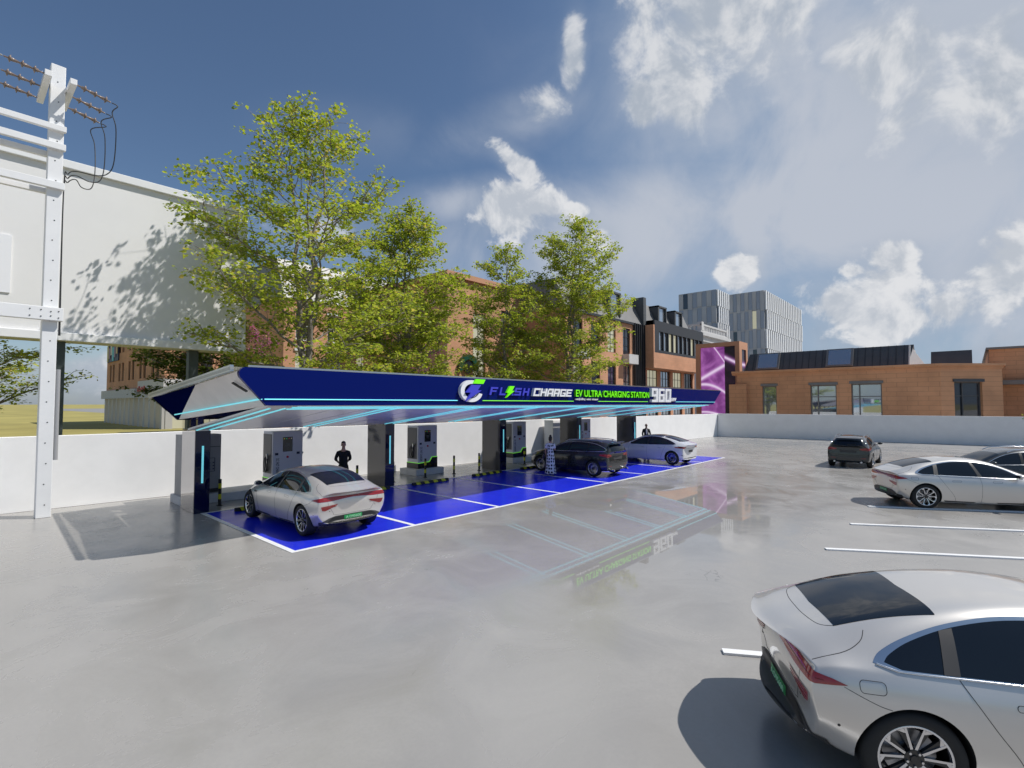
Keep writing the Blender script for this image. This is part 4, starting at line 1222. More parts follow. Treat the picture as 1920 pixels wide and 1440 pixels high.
def make_saloon():
    Rw, tw, rr = .345, .235, .245
    c = CarBody(SL, 2)
    root = thing('parked_car', '', 'car')
    wheels = [(-1.44, 1), (-1.44, -1), (1.44, 1), (1.44, -1)]
    body = bpy.data.objects.new('body', c.shell(M['paint_white'], Rw, wheels, tw)); COL.objects.link(body); body.parent = root
    fit_wheels(root, wheels, Rw, tw, rr, .925, 'ten')
    outline = spline([(.95, .985), (.52, 1.215), (.1, 1.345), (-.4, 1.375), (-.9, 1.315), (-1.35, 1.18), (-1.62, 1.05)], 5, False) + spline([(-1.5, 1.015), (-1.0, .995), (-.3, .975), (.3, .96), (.95, .945)], 4, False)
    for sd in (1, -1):
        c.patch('side_window', outline, 'side', M['glass'], root, sd, .005, .06)
        c.seam('window_trim', outline, 'side', M['chrome'], root, .007, sd, True, off=.004)
        b = MB(); c.patch('', [(-.06, .97), (-.16, .97), (-.24, 1.37), (-.18, 1.37)], 'side', None, None, sd, .009, .05, base=b); b.build('window_pillar', M['black'], root)
        g = MB()
        c.seam('', [(.95, .92), (.98, .75), (.9, .25)], 'side', None, None, .0035, sd, base=g); c.seam('', [(-.1, .97), (-.08, .7), (-.1, .22)], 'side', None, None, .0035, sd, base=g)
        c.seam('', spline([(-1.1, .99), (-1.05, .85), (-.95, .62), (-.8, .25)], 4, False), 'side', None, None, .0035, sd, base=g)
        g.build('panel_gap', M['gap'], root)
        for x in (-.9, .05): c.patch('door_handle', rounded(x, x + .21, .815, .84, .011), 'side', M['chrome'], root, sd, .006, .03)
        c.patch('sill_trim', [(-1.05, .16), (1.05, .16), (1.05, .215), (-1.05, .215)], 'side', M['trim'], root, sd, .004, .07)
    c.patch('windshield', [(1.13, -.69), (1.17, 0), (1.13, .69), (.42, .56), (.40, 0), (.42, -.56)], 'top', M['glass'], root, 1, .004, .07)
    c.patch('glass_roof', [(.30, -.53), (.30, .53), (-.86, .52), (-.86, -.52)], 'top', M['glass'], root, 1, .004, .07)
    c.patch('rear_window', [(-.92, -.53), (-.92, .53), (-1.75, .57), (-1.86, .30), (-1.88, 0), (-1.86, -.30), (-1.75, -.57)], 'top', M['glass'], root, 1, .004, .06)
    for s_ in (1, -1):
        poly = spline([(s_ * .56, .865), (s_ * .64, .925), (s_ * .86, .915), (s_ * .90, .86), (s_ * .74, .83)], 4)
        c.patch('tail_light', poly, 'rear', M['lamp'], root, 1, .006, .03)
        c.patch('tail_light', [(-1.72, .945), (-2.10, .93), (-2.13, .845), (-1.95, .85)], 'side', M['lampdk'], root, s_, .005, .03)
        c.patch('tail_light', [(-1.97, .92), (-2.13, .925), (-2.15, .85), (-1.99, .855)], 'side', M['lamp'], root, s_, .008, .02)
        c.patch('bumper_vent', [(-2.12, .50), (-2.0, .52), (-1.9, .515), (-2.0, .49)], 'side', M['gap'], root, s_, .005, .02)
    g = MB(); c.seam('', [(-.56, .90), (-.45, .84), (0, .82), (.45, .84), (.56, .90)], 'rear', None, None, .005, base=g); g.build('panel_gap', M['gap'], root)
    c.patch('bumper_trim', [(-.74, .36), (0, .365), (.74, .36), (.68, .27), (-.68, .27)], 'rear', M['trim'], root, 1, .006, .06)
    c.patch('licence_plate', [(-.24, .63), (.24, .63), (.24, .74), (-.24, .74)], 'rear', M['trim'], root, 1, .01, .05)
    mirrors(root, .82, .85, .965, M['paint_white'])
    return root


GC = 'cars parked at the charging bays'
GL_ = 'cars parked on the right of the lot'
fb = make_fastback(); fb.location = (6.55, 13.22, .009); fb.rotation_euler = (0, 0, R(90.5)); fb['label'] = 'silver fastback with a green plate in the first blue bay, by the first column'; fb['group'] = GC
HD = math.atan2(-.856, .517)
big_c = Vector((5.75, .35, 0)) + PD * 0
dup(fb, (6.60, -.46, 0), -1.05, 'large silver fastback in the near right corner, cut off by the photo edge', GL_)
dup(fb, (20.95, .18, 0), -1.065, 'silver fastback farther back between white parking lines, in front of the black car', GL_)
es = make_estate(); es.location = (19.33, 13.40, .009); es.rotation_euler = (0, 0, R(90)); es['label'] = 'black estate car in a blue bay with a woman in a dotted dress beside it'; es['group'] = GC
dup(es, (31.5, 4.5, 0), 0, 'dark grey estate car parked alone near the shaded grey wall, seen from behind', GL_)
dup(es, (25.35, -.74, 0), HD + math.pi, 'black estate car facing left behind the silver fastback at the right edge', GL_)
sa = make_saloon(); sa.location = (25.5, 12.75, .009); sa.rotation_euler = (0, 0, R(90)); sa['label'] = 'white saloon car in a blue bay near the far end of the canopy'; sa['group'] = GC
# ------------------------------------------------------------------ buildings
def facade(mb, o, u, L, z0, z1, ops, depth=.25, m=0, mr=None):
    """outer wall face from o along u (length L) with real openings (s0, s1, za, zb) and reveals"""
    o, u = Vector(o), Vector(u); n = Vector((u.y, -u.x, 0)); mr = m if mr is None else mr
    cs = sorted({0.0, L, *[q for p in ops for q in p[:2]]}); cz = sorted({z0, z1, *[q for p in ops for q in p[2:4]]})
    P = lambda s, z, d=0: tuple(o + u * s + Vector((0, 0, z)) - n * d)
    for a, b in zip(cs, cs[1:]):
        for c, d in zip(cz, cz[1:]):
            ms, mz = (a + b) / 2, (c + d) / 2
            if any(p[0] < ms < p[1] and p[2] < mz < p[3] for p in ops): continue
            mb.add([P(a, c), P(b, c), P(b, d), P(a, d)], [(0, 1, 2, 3)], m)
    for s0, s1, za, zb in [p[:4] for p in ops]:
        mb.add([P(s0, za), P(s0, zb), P(s0, zb, depth), P(s0, za, depth)], [(0, 1, 2, 3)], mr)
        mb.add([P(s1, za), P(s1, za, depth), P(s1, zb, depth), P(s1, zb)], [(0, 1, 2, 3)], mr)
        mb.add([P(s0, za), P(s0, za, depth), P(s1, za, depth), P(s1, za)], [(0, 1, 2, 3)], mr)
        mb.add([P(s0, zb), P(s1, zb), P(s1, zb, depth), P(s0, zb, depth)], [(0, 1, 2, 3)], mr)


def window(parent, o, u, op, depth=.25, nx=2, nz=1, fr='frame', pane='pane', fw=.07, sill=None, lintel=None):
    o, u = Vector(o), Vector(u); n = Vector((u.y, -u.x, 0))
    s0, s1, za, zb = op[:4]
    b = MB(); q = o - n * (depth - .02)
    def r(a, c, d, e, t=.06): b.frame_box(q, u, Z3, n, (a, c), (d, e), (-.03, t))
    e = .004
    r(s0 + e, s0 + fw, za + e, zb - e); r(s1 - fw, s1 - e, za + e, zb - e); r(s0 + fw, s1 - fw, za + e, za + fw); r(s0 + fw, s1 - fw, zb - fw, zb - e)
    for i in range(1, nx):
        x = s0 + (s1 - s0) * i / nx; r(x - fw * .4, x + fw * .4, za + fw, zb - fw, .05)
    for j in range(1, nz):
        z = za + (zb - za) * j / nz; r(s0 + fw, s1 - fw, z - fw * .4, z + fw * .4, .045)
    if sill: b.frame_box(o, u, Z3, n, (s0 - .12, s1 + .12), (za - .16, za - .003), (.003, .16))
    if lintel: b.frame_box(o, u, Z3, n, (s0 - .12, s1 + .12), (zb + .003, zb + .25), (.003, .12))
    w = b.build('window', M[fr], parent)
    g = MB(); g.frame_box(q, u, Z3, n, (s0 + fw * .5, s1 - fw * .5), (za + fw * .5, zb - fw * .5), (-.02, .0)); g.build('pane', M[pane], w)
    return w


def core(mb, x0, x1, y0, y1, z0, z1, m=0, inset=.3):
    mb.box(x0 + inset, x1 - inset, y0 + inset, y1 - inset, z0, z1 - .02, m)


rng = random.Random(3)


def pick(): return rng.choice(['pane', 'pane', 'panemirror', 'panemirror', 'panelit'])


# shop building far left -----------------------------------------------------
B = thing('shop_building', 'corner shop building with pale sign band and red lettering at far left', 'building', (0, 0, 0))
bx0, bx1, by0, by1 = 18.0, 34.0, 74.0, 108.0
w = MB(); ops = []
for k in range(5):
    s = 2.2 + 6.4 * k
    ops += [(s, s + 1.3, 6.6, 9.4), (s + 2.2, s + 3.5, 6.6, 9.4), (s, s + 1.3, 11.0, 13.4), (s + 2.2, s + 3.5, 11.0, 13.4)]
facade(w, (bx0, by1, 0), (0, -1, 0), by1 - by0, 5.2, 16.4, ops)
ops2 = []
for k in range(3):
    s = 1.6 + 5.0 * k; ops2 += [(s, s + 1.4, 6.6, 9.4), (s + 2.3, s + 3.7, 6.6, 9.4), (s, s + 1.4, 11.0, 13.4), (s + 2.3, s + 3.7, 11.0, 13.4)]
facade(w, (bx0, by0, 0), (1, 0, 0), bx1 - bx0, 5.2, 16.4, ops2)
w.add([(bx0, by0, 16.4), (bx1, by0, 16.4), (bx1, by1, 16.4), (bx0, by1, 16.4)], [(0, 1, 2, 3)])
core(w, bx0, bx1, by0, by1, 0, 16.4)
w.build('wall', M['brick'], B)
for p in ops: window(B, (bx0, by1, 0), (0, -1, 0), p, nx=2, nz=2)
for p in ops2: window(B, (bx0, by0, 0), (1, 0, 0), p, nx=2, nz=2, sill=1)
b = MB(); b.frame_box((bx0, by1, 0), (0, -1, 0), Z3, (-1, 0, 0), (-.5, 22), (3.9, 5.2), (.0, .6)); b.frame_box((bx0, by1, 0), (0, -1, 0), Z3, (-1, 0, 0), (22.0, 34.6), (3.9, 6.2), (.0, .25))
b.frame_box((bx0, by0, 0), X3, Z3, (0, -1, 0), (.0, 16), (3.9, 6.2), (.0, .25)); b.build('sign_band', M['concrete'], B)
lettering('lettering', 'skatale', (bx0 - .27, by0 + 11.6, 4.75), (0, -1, 0), Z3, (-1, 0, 0), 4.4, .75, .12, [M['red']], B, bold=.03)
for k in range(13):
    y = by1 - .8 - k * 2.75
    b = MB(); b.box(bx0 - .25, bx0 + .25, y - .38, y + .38, -.02, 3.9); b.build('column', M['clad'], B)
for k in range(7):
    x = bx0 + .5 + k * 2.5
    b = MB(); b.box(x - .38, x + .38, by0 - .25, by0 + .25, -.02, 3.9); b.build('column', M['clad'], B)
b = MB(); b.box(bx0 + .26, bx0 + .3, by0 + .3, by1, 0, 3.9); b.box(bx0 + .3, bx1, by0 + .26, by0 + .3, 0, 3.9); b.build('shop_window', M['panelit'], B)
b = MB()
for i, z in enumerate((10.2,)):
    pass
b.frame_box((bx0 - .02, by1, 0), (0, -1, 0), Z3, (-1, 0, 0), (1.0, 9.0), (9.9, 13.0), (.0, .15)); sgn_ = b.build('mosaic_sign', M['navyink'], B)
for i, c in enumerate(((.55, .42, .02), (.2, .02, .03), (.6, .5, .3), (.02, .42, .45), (.15, .02, .05), (.5, .3, .02))):
    b = MB(); b.frame_box((bx0 - .2, by1, 0), (0, -1, 0), Z3, (-1, 0, 0), (1.1 + 1.3 * i, 2.2 + 1.3 * i), (10.0 + .5 * (i % 3), 12.6 - .4 * (i % 2)), (.0, .04)); b.build('coloured_tile', pmat('tile %d' % i, c, .4), sgn_)

# house with white window surrounds -------------------------------------------
B = thing('brick_building', 'orange brick building with white window surrounds behind the tallest tree', 'building')
x0, x1, y0, y1, zt = 22.0, 43.0, 50.0, 62.0, 13.6
w = MB(); ops = []
for k in range(6):
    s = 1.2 + 3.4 * k
    ops += [(s, s + 1.55, 9.6, 12.4), (s, s + 1.55, 5.6, 8.4), (s, s + 1.8, 0.8, 4.2)]
facade(w, (x0, y0, 0), X3, x1 - x0, -.02, zt, ops); facade(w, (x0, y1, 0), (0, -1, 0), y1 - y0, -.02, zt, [])
core(w, x0, x1, y0, y1, 0, zt); w.build('wall', M['brick'], B)
for p in ops: window(B, (x0, y0, 0), X3, p, nx=2, nz=2, fr='framelt', pane=pick(), fw=.12, sill=1, lintel=1)
b = MB(); b.prism([(x0 - .1, y0 - .15, zt), (x0 - .1, y1, zt), (x0 - .1, y1 - 2, zt + 4.2), (x0 - .1, y0 + 1.6, zt + 4.2)], (x1 - x0 + .2, 0, 0)); rf_ = b.build('roof', M['zinc'], B)
for k in range(4):
    b = MB(); x = x0 + 2.2 + 5 * k; b.box(x, x + 1.9, y0 + .2, y0 + 2.0, zt + .5, zt + 3.2); dd = b.build('dormer', M['zincdk'], rf_)
b = MB(); b.box(x0 - .1, x1 + .1, y0 - .2, y0 - .003, 4.7, 5.1); b.build('string_course', M['stone'], B)
lb = MB(); lb.box(17.5 + x0 - 17, x0 + 3.0, y0 - .5, y0 - .22, 4.9, 5.9); lb.build('yellow_sign', M['yellow'], B)

# gabled block -------------------------------------------------------------------
B = thing('brick_building', 'plain orange brick block with a green arch sign on its front', 'building')
x0, x1, y0, y1, zt = 31.0, 42.6, 36.0, 52.0, 15.0
w = MB(); ops = [(3.3, 5.0, 4.6, 12.0), (7.3, 9.6, 9.2, 12.8), (7.3, 9.6, 5.0, 8.0), (3.3, 5.0, .6, 3.9), (7.3, 9.6, .6, 3.9)]
facade(w, (x0, y0, 0), X3, x1 - x0, -.02, zt, ops); facade(w, (x0, y1, 0), (0, -1, 0), y1 - y0, -.02, zt, [(4, 5.6, 9, 12), (9, 10.6, 9, 12)])
core(w, x0, x1, y0, y1, 0, zt); w.build('wall', M['brick'], B)
for i, p in enumerate(ops): window(B, (x0, y0, 0), X3, p, nx=2, nz=3 if i == 0 else 2, pane=pick())
for p in ((4, 5.6, 9, 12), (9, 10.6, 9, 12)): window(B, (x0, y1, 0), (0, -1, 0), p)
b = MB(); b.box(x0 - .35, x1 + .2, y0 - .35, y1, zt, zt + .5); b.build('cornice', M['brickplain'], B)
b = MB(); arc = [R(a) for a in range(-20, 201, 20)]; c = (x0 + 2.5, 6.6)
for a, a2 in zip(arc, arc[1:]):
    b.prism([(c[0] + q * math.cos(t), y0 - .05, c[1] + q * math.sin(t)) for q, t in ((1.25, a), (1.25, a2), (.75, a2), (.75, a))], (0, -.3, 0))
b.build('arch_sign', pmat('deep green sign', (.005, .07, .035), .4), B)
b = MB(); b.cyl((c[0], y0 - .1, c[1]), (c[0], y0 - .22, c[1]), .6, n=24); b.build('sign_disc', M['screen'], B)

# long mansard building -------------------------------------------------------------
B = thing('mansard_building', 'long orange brick building with grey mansard roof, dormers and a metal bay', 'building')
x0, x1, xm, y0, y1, ze, zr = 41.3, 73.2, 55.0, 30.0, 44.0, 12.8, 16.0
w = MB(); ops = []
for k in range(4):
    s = 1.3 + 3.35 * k
    ops += [(s, s + 1.75, 8.9, 12.0), (s, s + 1.75, 4.7, 7.7), (s, s + 1.75, .7, 3.7)]
facade(w, (x0, y0, 0), X3, xm - x0, -.02, ze, ops); facade(w, (x0, y1, 0), (0, -1, 0), y1 - y0, -.02, ze, [])
core(w, x0, xm, y0, y1, 0, ze)
ops_r = [(x_ - 57.6, x_ - 57.6 + 2.9, zb_, zt_) for x_ in (58.6, 62.3, 66.0, 69.7) for zb_, zt_ in ((4.3, 7.4), (.7, 3.6))]
facade(w, (57.6, y0, 0), X3, x1 - 57.6, -.02, 8.0, ops_r)
core(w, 57.6, x1, y0, y1, 0, 8.0)
w.box(57.6, x1, y0 - 1.4, y0, 7.5, 9.4)
w.box(57.6, 57.9, y0 - 1.4, y0 - .1, 9.4, ze)
w.build('wall', M['brick'], B)
for i, p in enumerate(ops): window(B, (x0, y0, 0), X3, p, nx=2, nz=3, pane=pick(), lintel=None)
for p in ops_r: window(B, (57.6, y0, 0), X3, p, nx=3, nz=3, pane=pick())
for x, z in ((42.2, 7.75), (52.5, 7.75)):
    b = MB(); b.box(x, x + 2.2, y0 - .9, y0 - .003, z, z + 1.1); b.build('balcony_box', M['stone'], B)
b = MB()
for k in range(6): b.box(xm + .05 + k * .48, xm + .15 + k * .48, y0 - .35, y0 - .05, 0, ze)
b.build('mullion', M['frame'], B)
b = MB(); b.box(xm, 57.6, y0, y0 + .2, 0, ze); b.build('link_glass', M['pane'], B)
b = MB(); b.box(55.9, 56.5, y0 - .03, y0 - .003, 8.4, 10.2); b.build('yellow_panel', M['yellow'], B)
ops_b = [(1.2 + 1.38 * k, 1.2 + 1.38 * k + 1.18, 9.75, 12.1) for k in range(10)]
w = MB(); facade(w, (57.9, y0 - 1.4, 0), X3, x1 - 57.9, 9.4, 13.4, ops_b); w.box(57.9, x1, y0 - 1.2, y0, 12.3, 13.38); w.add([(57.9, y0 - 1.4, 13.4), (x1, y0 - 1.4, 13.4), (x1, y0 + .2, 13.4), (57.9, y0 + .2, 13.4)], [(0, 1, 2, 3)])
w.add([(57.9, y0, 12.0), (57.9, y0 - 1.4, 12.0), (57.9, y0 - 1.4, 13.4), (57.9, y0, 13.4)], [(0, 1, 2, 3)])
w.build('metal_bay', M['frame'], B)
for i, p in enumerate(ops_b): window(B, (57.9, y0 - 1.4, 0), X3, p, nx=1, nz=1, fw=.05, pane='panelit' if i in (2, 3, 7) else 'panemirror')
b = MB(); b.prism([(x0, y0 - .1, ze + .003), (x0, y1, ze + .003), (x0, y1, zr), (x0, y0 + 1.3, zr)], (x1 - .8 - x0, 0, 0)); roof_ = b.build('roof', M['zinc'], B)
b = MB(); b.box(x0 - .1, xm, y0 - .25, y0 - .003, ze - .25, ze); b.build('gutter', M['frame'], B)
for x in (44.0, 49.6, 61.6, 66.6):
    b = MB(); b.box(x, x + .35, y0 - .1, y0 + 1.5, ze + .3, zr - .1); b.box(x + 2.3, x + 2.5, y0 - .1, y0 + 1.5, ze + .3, zr - .1); b.box(x, x + 2.5, y0 - .1, y0 + 1.5, zr - .3, zr - .1); b.box(x, x + 2.5, y0 + .3, y0 + 1.5, ze + .3, ze + .5)
    d_ = b.build('dormer', M['zincdk'], roof_)
    b = MB(); b.box(x + .36, x + 2.29, y0 + .15, y0 + .2, ze + .5, zr - .3); b.build('dormer_window', M['panemirror'], roof_)
b = MB(); b.box(57.2, 57.9, y0 - .3, y0 + 1.4, ze, zr + .25); b.build('party_wall', M['zincdk'], roof_)

# white classical house behind --------------------------------------------------------
B = thing('white_house', 'small white classical house with a balustrade before the office tower', 'building')
x0, y0 = 94.2, 37.3
w = MB(); facade(w, (x0, y0, 0), X3, 14, -.02, 15.90, [(2.2, 3.8, 10.60, 13.60), (6.2, 7.8, 10.60, 13.60), (10.2, 11.8, 10.60, 13.60)]); facade(w, (x0, y0 + 10, 0), (0, -1, 0), 10, -.02, 15.90, [(2, 3.5, 10.60, 13.60), (6, 7.5, 10.60, 13.60)])
core(w, x0, x0 + 14, y0, y0 + 10, 0, 15.90); w.build('wall', M['stone'], B)
for p in ((2.2, 3.8, 10.60, 13.60), (6.2, 7.8, 10.60, 13.60), (10.2, 11.8, 10.60, 13.60)): window(B, (x0, y0, 0), X3, p)
for p in ((2, 3.5, 10.60, 13.60), (6, 7.5, 10.60, 13.60)): window(B, (x0, y0 + 10, 0), (0, -1, 0), p)
b = MB(); b.box(x0 - .6, x0 + 14.6, y0 - .6, y0 + 10, 15.90, 16.50); b.box(x0 - .2, x0 + 14.2, y0 - .2, y0 + 10, 16.50, 16.90); b.box(x0 - .4, x0 + 14.4, y0 - .4, y0 + 10, 14.80, 15.00); b.build('cornice', M['stone'], B)
b = MB()
for k in range(13): b.box(x0 + 1.4 + k * .9, x0 + 1.75 + k * .9, y0 - .1, y0 + .2, 16.90, 17.80)
for x in (x0, x0 + 13.1): b.box(x, x + 1.0, y0 - .25, y0 + .6, 16.90, 18.50)
b.box(x0, x0 + 14, y0 - .2, y0 + .3, 17.80, 18.15)
for k in range(9): b.box(x0 - .1, x0 + .2, y0 + 1 + k, y0 + 1.35 + k, 16.90, 17.80)
b.box(x0 - .2, x0 + .3, y0, y0 + 10, 17.80, 18.15); b.build('balustrade', M['stone'], B)

# glass tower --------------------------------------------------------------------------
B = thing('office_tower', 'grey chequered office tower with white vertical fins on its sunlit side', 'building')


def tower_block(x0, y0, y1, xr, z1, storeys, cols, seed):
    rg = random.Random(seed); hs = (z1 - 2.0) / storeys
    w = MB(); w.box(x0, xr, y0, y1, -.02, z1); w.build('wall', M['clad'], B)
    L = y1 - y0; cw = L / cols; cl = MB(); gl = MB()
    for j in range(storeys):
        zb_ = z1 - (j + 1) * hs
        for i in range(cols):
            ya = y1 - i * cw; kind = (i + j) % 2 == 0
            off = (.3, -.9, .9)[(i * 2 + j) % 3]
            if zb_ < 6: continue
            if kind:
                cl.frame_box((x0, ya, 0), (0, -1, 0), Z3, (-1, 0, 0), (.06, cw * 1.0), (zb_ + .08 + off * .4, zb_ + hs - .05 + off * .4 * (j > 0)), (.0, .22))
            else:
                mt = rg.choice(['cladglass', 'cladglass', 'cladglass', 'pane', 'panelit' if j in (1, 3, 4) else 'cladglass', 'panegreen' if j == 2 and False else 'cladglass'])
                b = MB(); b.frame_box((x0, ya, 0), (0, -1, 0), Z3, (-1, 0, 0), (.06, cw - .02), (zb_ + .25, zb_ + hs - .2), (.0, .10)); b.build('window', M[mt], B)
    cl.build('cladding_panel', M['clad'], B)
    n = max(6, int((xr - x0) / 2.3))
    dk = MB(); dk.box(x0 + .3, xr - .3, y0 - .08, y0 - .003, 4, z1 - .3); dk.build('curtain_glass', M['pane'], B)
    for j in range(storeys):
        zb_ = z1 - (j + 1) * hs
        if zb_ < 6: continue
        b = MB()
        for i in range(n):
            x = x0 + .2 + (xr - x0 - .4) * i / n + (1.0 if j % 2 else 0)
            b.box(x, x + 1.05, y0 - .55, y0 - .09, zb_ + .1, zb_ + hs - .06)
        b.build('fin_row', M['finwhite'], B)


tower_block(172.0, 47.7, 58.4, 219.0, 39.0, 6, 9, 5)
tower_block(200.0, 72.8, 88.0, 240.0, 47.8, 7, 8, 9)

# brick pillar with a curved purple screen -----------------------------------------------
B = thing('screen_pillar', 'tall brick frame holding a glowing purple screen with white light streaks', 'screen')
xp, ya, yb, zt = 62.0, 25.2, 20.0, 10.45
b = MB(); u_ = (0, -1, 0)
for a, c, d, e in ((0, .55, 0, zt), (4.7, 5.2, 0, zt), (.55, 4.7, zt - .5, zt)):
    b.frame_box((xp, ya, 0), u_, Z3, (-1, 0, 0), (a, c), (d, e), (-.9, .0))
b.box(xp + .903, xp + 3.0, yb + .003, yb + .3, zt - .9, zt - .003); b.box(xp + 2.4, xp + 3.0, yb, yb + .3, 0, zt - .9); b.box(xp + .903, xp + 2.95, yb + .31, ya, 0, zt - .02)
b.build('frame', M['brickplain'], B)


def screen_mat(name, bgc, seed, dark):
    m = bpy.data.materials.new(name); m.use_nodes = True; t = NT(m.node_tree); p = m.node_tree.nodes['Principled BSDF']
    oc = t.n('ShaderNodeTexCoord').outputs['Object']; sp = t.n('ShaderNodeSeparateXYZ'); t.put(sp.inputs[0], oc)
    y, z = sp.outputs[1], sp.outputs[2]
    cloud = t.noise(oc, .45, 3, .5, 1.2)
    base_ = t.mix(t.smooth(cloud, .3, .7), bgc[0], bgc[1])
    acc_ = None
    for (a, bb_, c, wd) in seed:
        # streak: |z - (a + b*y + c*y^2)| / width
        yy = t.m('SUBTRACT', y, 22.0)
        ln = t.m('ADD', t.m('ADD', t.m('MULTIPLY', yy, bb_), a), t.m('MULTIPLY', t.m('MULTIPLY', yy, yy), c))
        d_ = t.m('DIVIDE', t.m('ABSOLUTE', t.m('SUBTRACT', z, ln)), wd)
        v = t.m('EXPONENT', t.m('MULTIPLY', t.m('MULTIPLY', d_, d_), -1.0))
        acc_ = v if acc_ is None else t.m('MAXIMUM', acc_, v)
    halo = t.m('POWER', acc_, .25)
    c_ = t.mix(t.m('MULTIPLY', halo, .55), base_, (.55, .16, .62)); c_ = t.mix(t.m('MULTIPLY', acc_, .85), c_, (.9, .75, .95))
    m.node_tree.links.new(c_, p.inputs['Emission Color']); p.inputs['Emission Strength'].default_value = .8
    p.inputs['Base Color'].default_value = (.02, .01, .02, 1); p.inputs['Roughness'].default_value = .25
    return m


M['scr1'] = screen_mat('purple screen', ((.16, .03, .19), (.40, .13, .44)), [(7.6, -.55, .0, .22), (8.4, 1.6, -.1, .10), (4.6, .75, -.16, .16), (1.6, .45, -.1, .1)], False)
M['scr2'] = screen_mat('black screen', ((.002, .001, .003), (.012, .004, .015)), [(8.8, .55, .0, .16)], True)
b = MB(); b.frame_box((xp + .25, ya, 0), u_, Z3, (-1, 0, 0), (.56, 3.4), (.1, zt - .51), (-.1, 0)); b.build('screen', M['scr1'], B)
b = MB(); b.frame_box((xp + .25, ya, 0), u_, Z3, (-1, 0, 0), (3.405, 4.69), (.1, zt - .51), (-.1, 0)); b.build('screen', M['scr2'], B)
b = MB(); b.box(xp + .95, xp + 2.39, yb + .12, yb + .2, .1, zt - .91); b.build('screen', M['scr2'], B)

# low brown brick building on the right ----------------------------------------------------
B = thing('brick_building', 'low brown block brick building with dark metal roof behind the grey wall', 'building')
xf, ya, yb = 58.0, 18.8, 1.9
o_, u_ = (xf, ya, 0), (0, -1, 0)
ops = [(2.35, 3.75, .4, 4.95), (6.85, 9.1, .4, 4.95), (10.3, 12.7, .4, 5.0)]
w = MB(); facade(w, o_, u_, ya - yb, -.02, 6.2, ops, .3)
d2 = Vector((3.6, -4.0, 0)); L2 = d2.length; u2 = d2.normalized()
ops2 = [(1.15, 3.6, .4, 5.0)]
facade(w, (xf, yb, 0), u2, L2, -.02, 6.2, ops2, .3)
w.box(xf, xf + 12, ya, ya + .2, -.02, 6.2)
facade(w, (xf + 3.6, yb - 4.0, 0), (1, 0, 0), 14, -.02, 6.2, [])
w.prism([(xf + .35, ya - .1, 0), (xf + 3.75, yb - 3.6, 0), (xf + 14, yb - 3.6, 0), (xf + 14, ya - .1, 0)], (0, 0, 6.15))
w.box(xf - .5, xf + 1.5, ya - .9, ya + .9, -.02, 5.2)
w.build('wall', M['brickbig'], B)
b = MB()
for z0_, z1_, e in ((6.2, 6.42, .10), (6.42, 6.62, .26)):
    P_ = [(xf - e, ya + .7, z0_), (xf - e, yb - e * .4, z0_), (xf + 3.6 - e * .3, yb - 4.0 - e, z0_), (xf + 14, yb - 4.0 - e, z0_), (xf + 14, ya + .7, z0_)]
    b.prism(P_, (0, 0, z1_ - z0_ - .002))
b.build('cornice', M['brickbig'], B)
for i, p in enumerate(ops): window(B, o_, u_, p, .3, nx=1, nz=1, fw=.11, pane='panemirror', lintel=1, fr='zinc')
for p, x in ((ops[1], 7.5), (ops[2], 10.95)):
    b = MB(); q = Vector(o_) + Vector((.26, 0, 0)); b.frame_box(q, u_, Z3, (-1, 0, 0), (x - .05, x + .05), (p[2] + .1, p[3] - .1), (.0, .09)); b.frame_box(q, u_, Z3, (-1, 0, 0), (p[0] + .1, p[1] - .1), (3.75, 3.83), (.0, .075)); b.build('glazing_bar', M['zinc'], B)
window(B, (xf, yb, 0), u2, ops2[0], .3, nx=1, fw=.11, pane='pane', lintel=1, fr='zincdk')
nn2 = Vector((u2.y, -u2.x, 0)); b = MB(); q = Vector((xf, yb, 0)) - nn2 * .26; b.frame_box(q, u2, Z3, nn2, (1.95, 2.05), (.5, 4.9), (0, .09)); b.frame_box(q, u2, Z3, nn2, (1.25, 3.5), (3.75, 3.83), (0, .075)); b.build('glazing_bar', M['zincdk'], B)
b = MB(); b.prism([(xf + 1.0, 18.6, 6.63), (xf + 9, 18.6, 6.63), (xf + 9, 18.6, 8.6), (xf + 2.0, 18.2, 8.6)], (0, -14.4, 0)); mr_ = b.build('roof', M['zincdk'], B)
b = MB()
for k in range(24):
    y = 18.3 - k * .6; b.bar((xf + .985, y, 6.64), (xf + 1.985, y, 8.62), .03, .04)
b.build('roof_seam', M['frame'], mr_)
b = MB(); b.prism([(xf + .95, 4.18, 6.63), (xf + 9, 4.18, 6.63), (xf + 9, 4.18, 8.6), (xf + 1.95, 4.18, 8.6)], (0, -.06, 0)); b.prism([(xf + 1.95, 4.1, 8.6), (xf + .95, 4.1, 6.63), (xf + 1.9, 3.0, 6.63)], (.2, 0, 0)); b.build('roof_verge', M['stone'], mr_)
for y, mt in ((17.2, 'panemirror'), (10.6, 'panemirror')):
    b = MB(); b.frame_box((xf + 1.0, y, 6.75), (0, -1, 0), Vector((1, 0, 1.97)).normalized(), Vector((-1.97, 0, 1)).normalized(), (-.15, 2.15), (.0, 2.0), (.02, .16)); sk = b.build('skylight', M['zinc'], mr_)
    b = MB(); b.frame_box((xf + 1.0, y, 6.75), (0, -1, 0), Vector((1, 0, 1.97)).normalized(), Vector((-1.97, 0, 1)).normalized(), (.05, 1.95), (.15, 1.85), (.161, .19)); b.build('skylight_pane', M[mt], mr_)
b = MB(); b.prism([(xf + 6, -.2, 6.63), (xf + 12, -.2, 6.63), (xf + 12, -.2, 8.2), (xf + 6.8, -.2, 8.2)], (0, 3.0, 0)); b.build('roof', M['zincdk'], B)

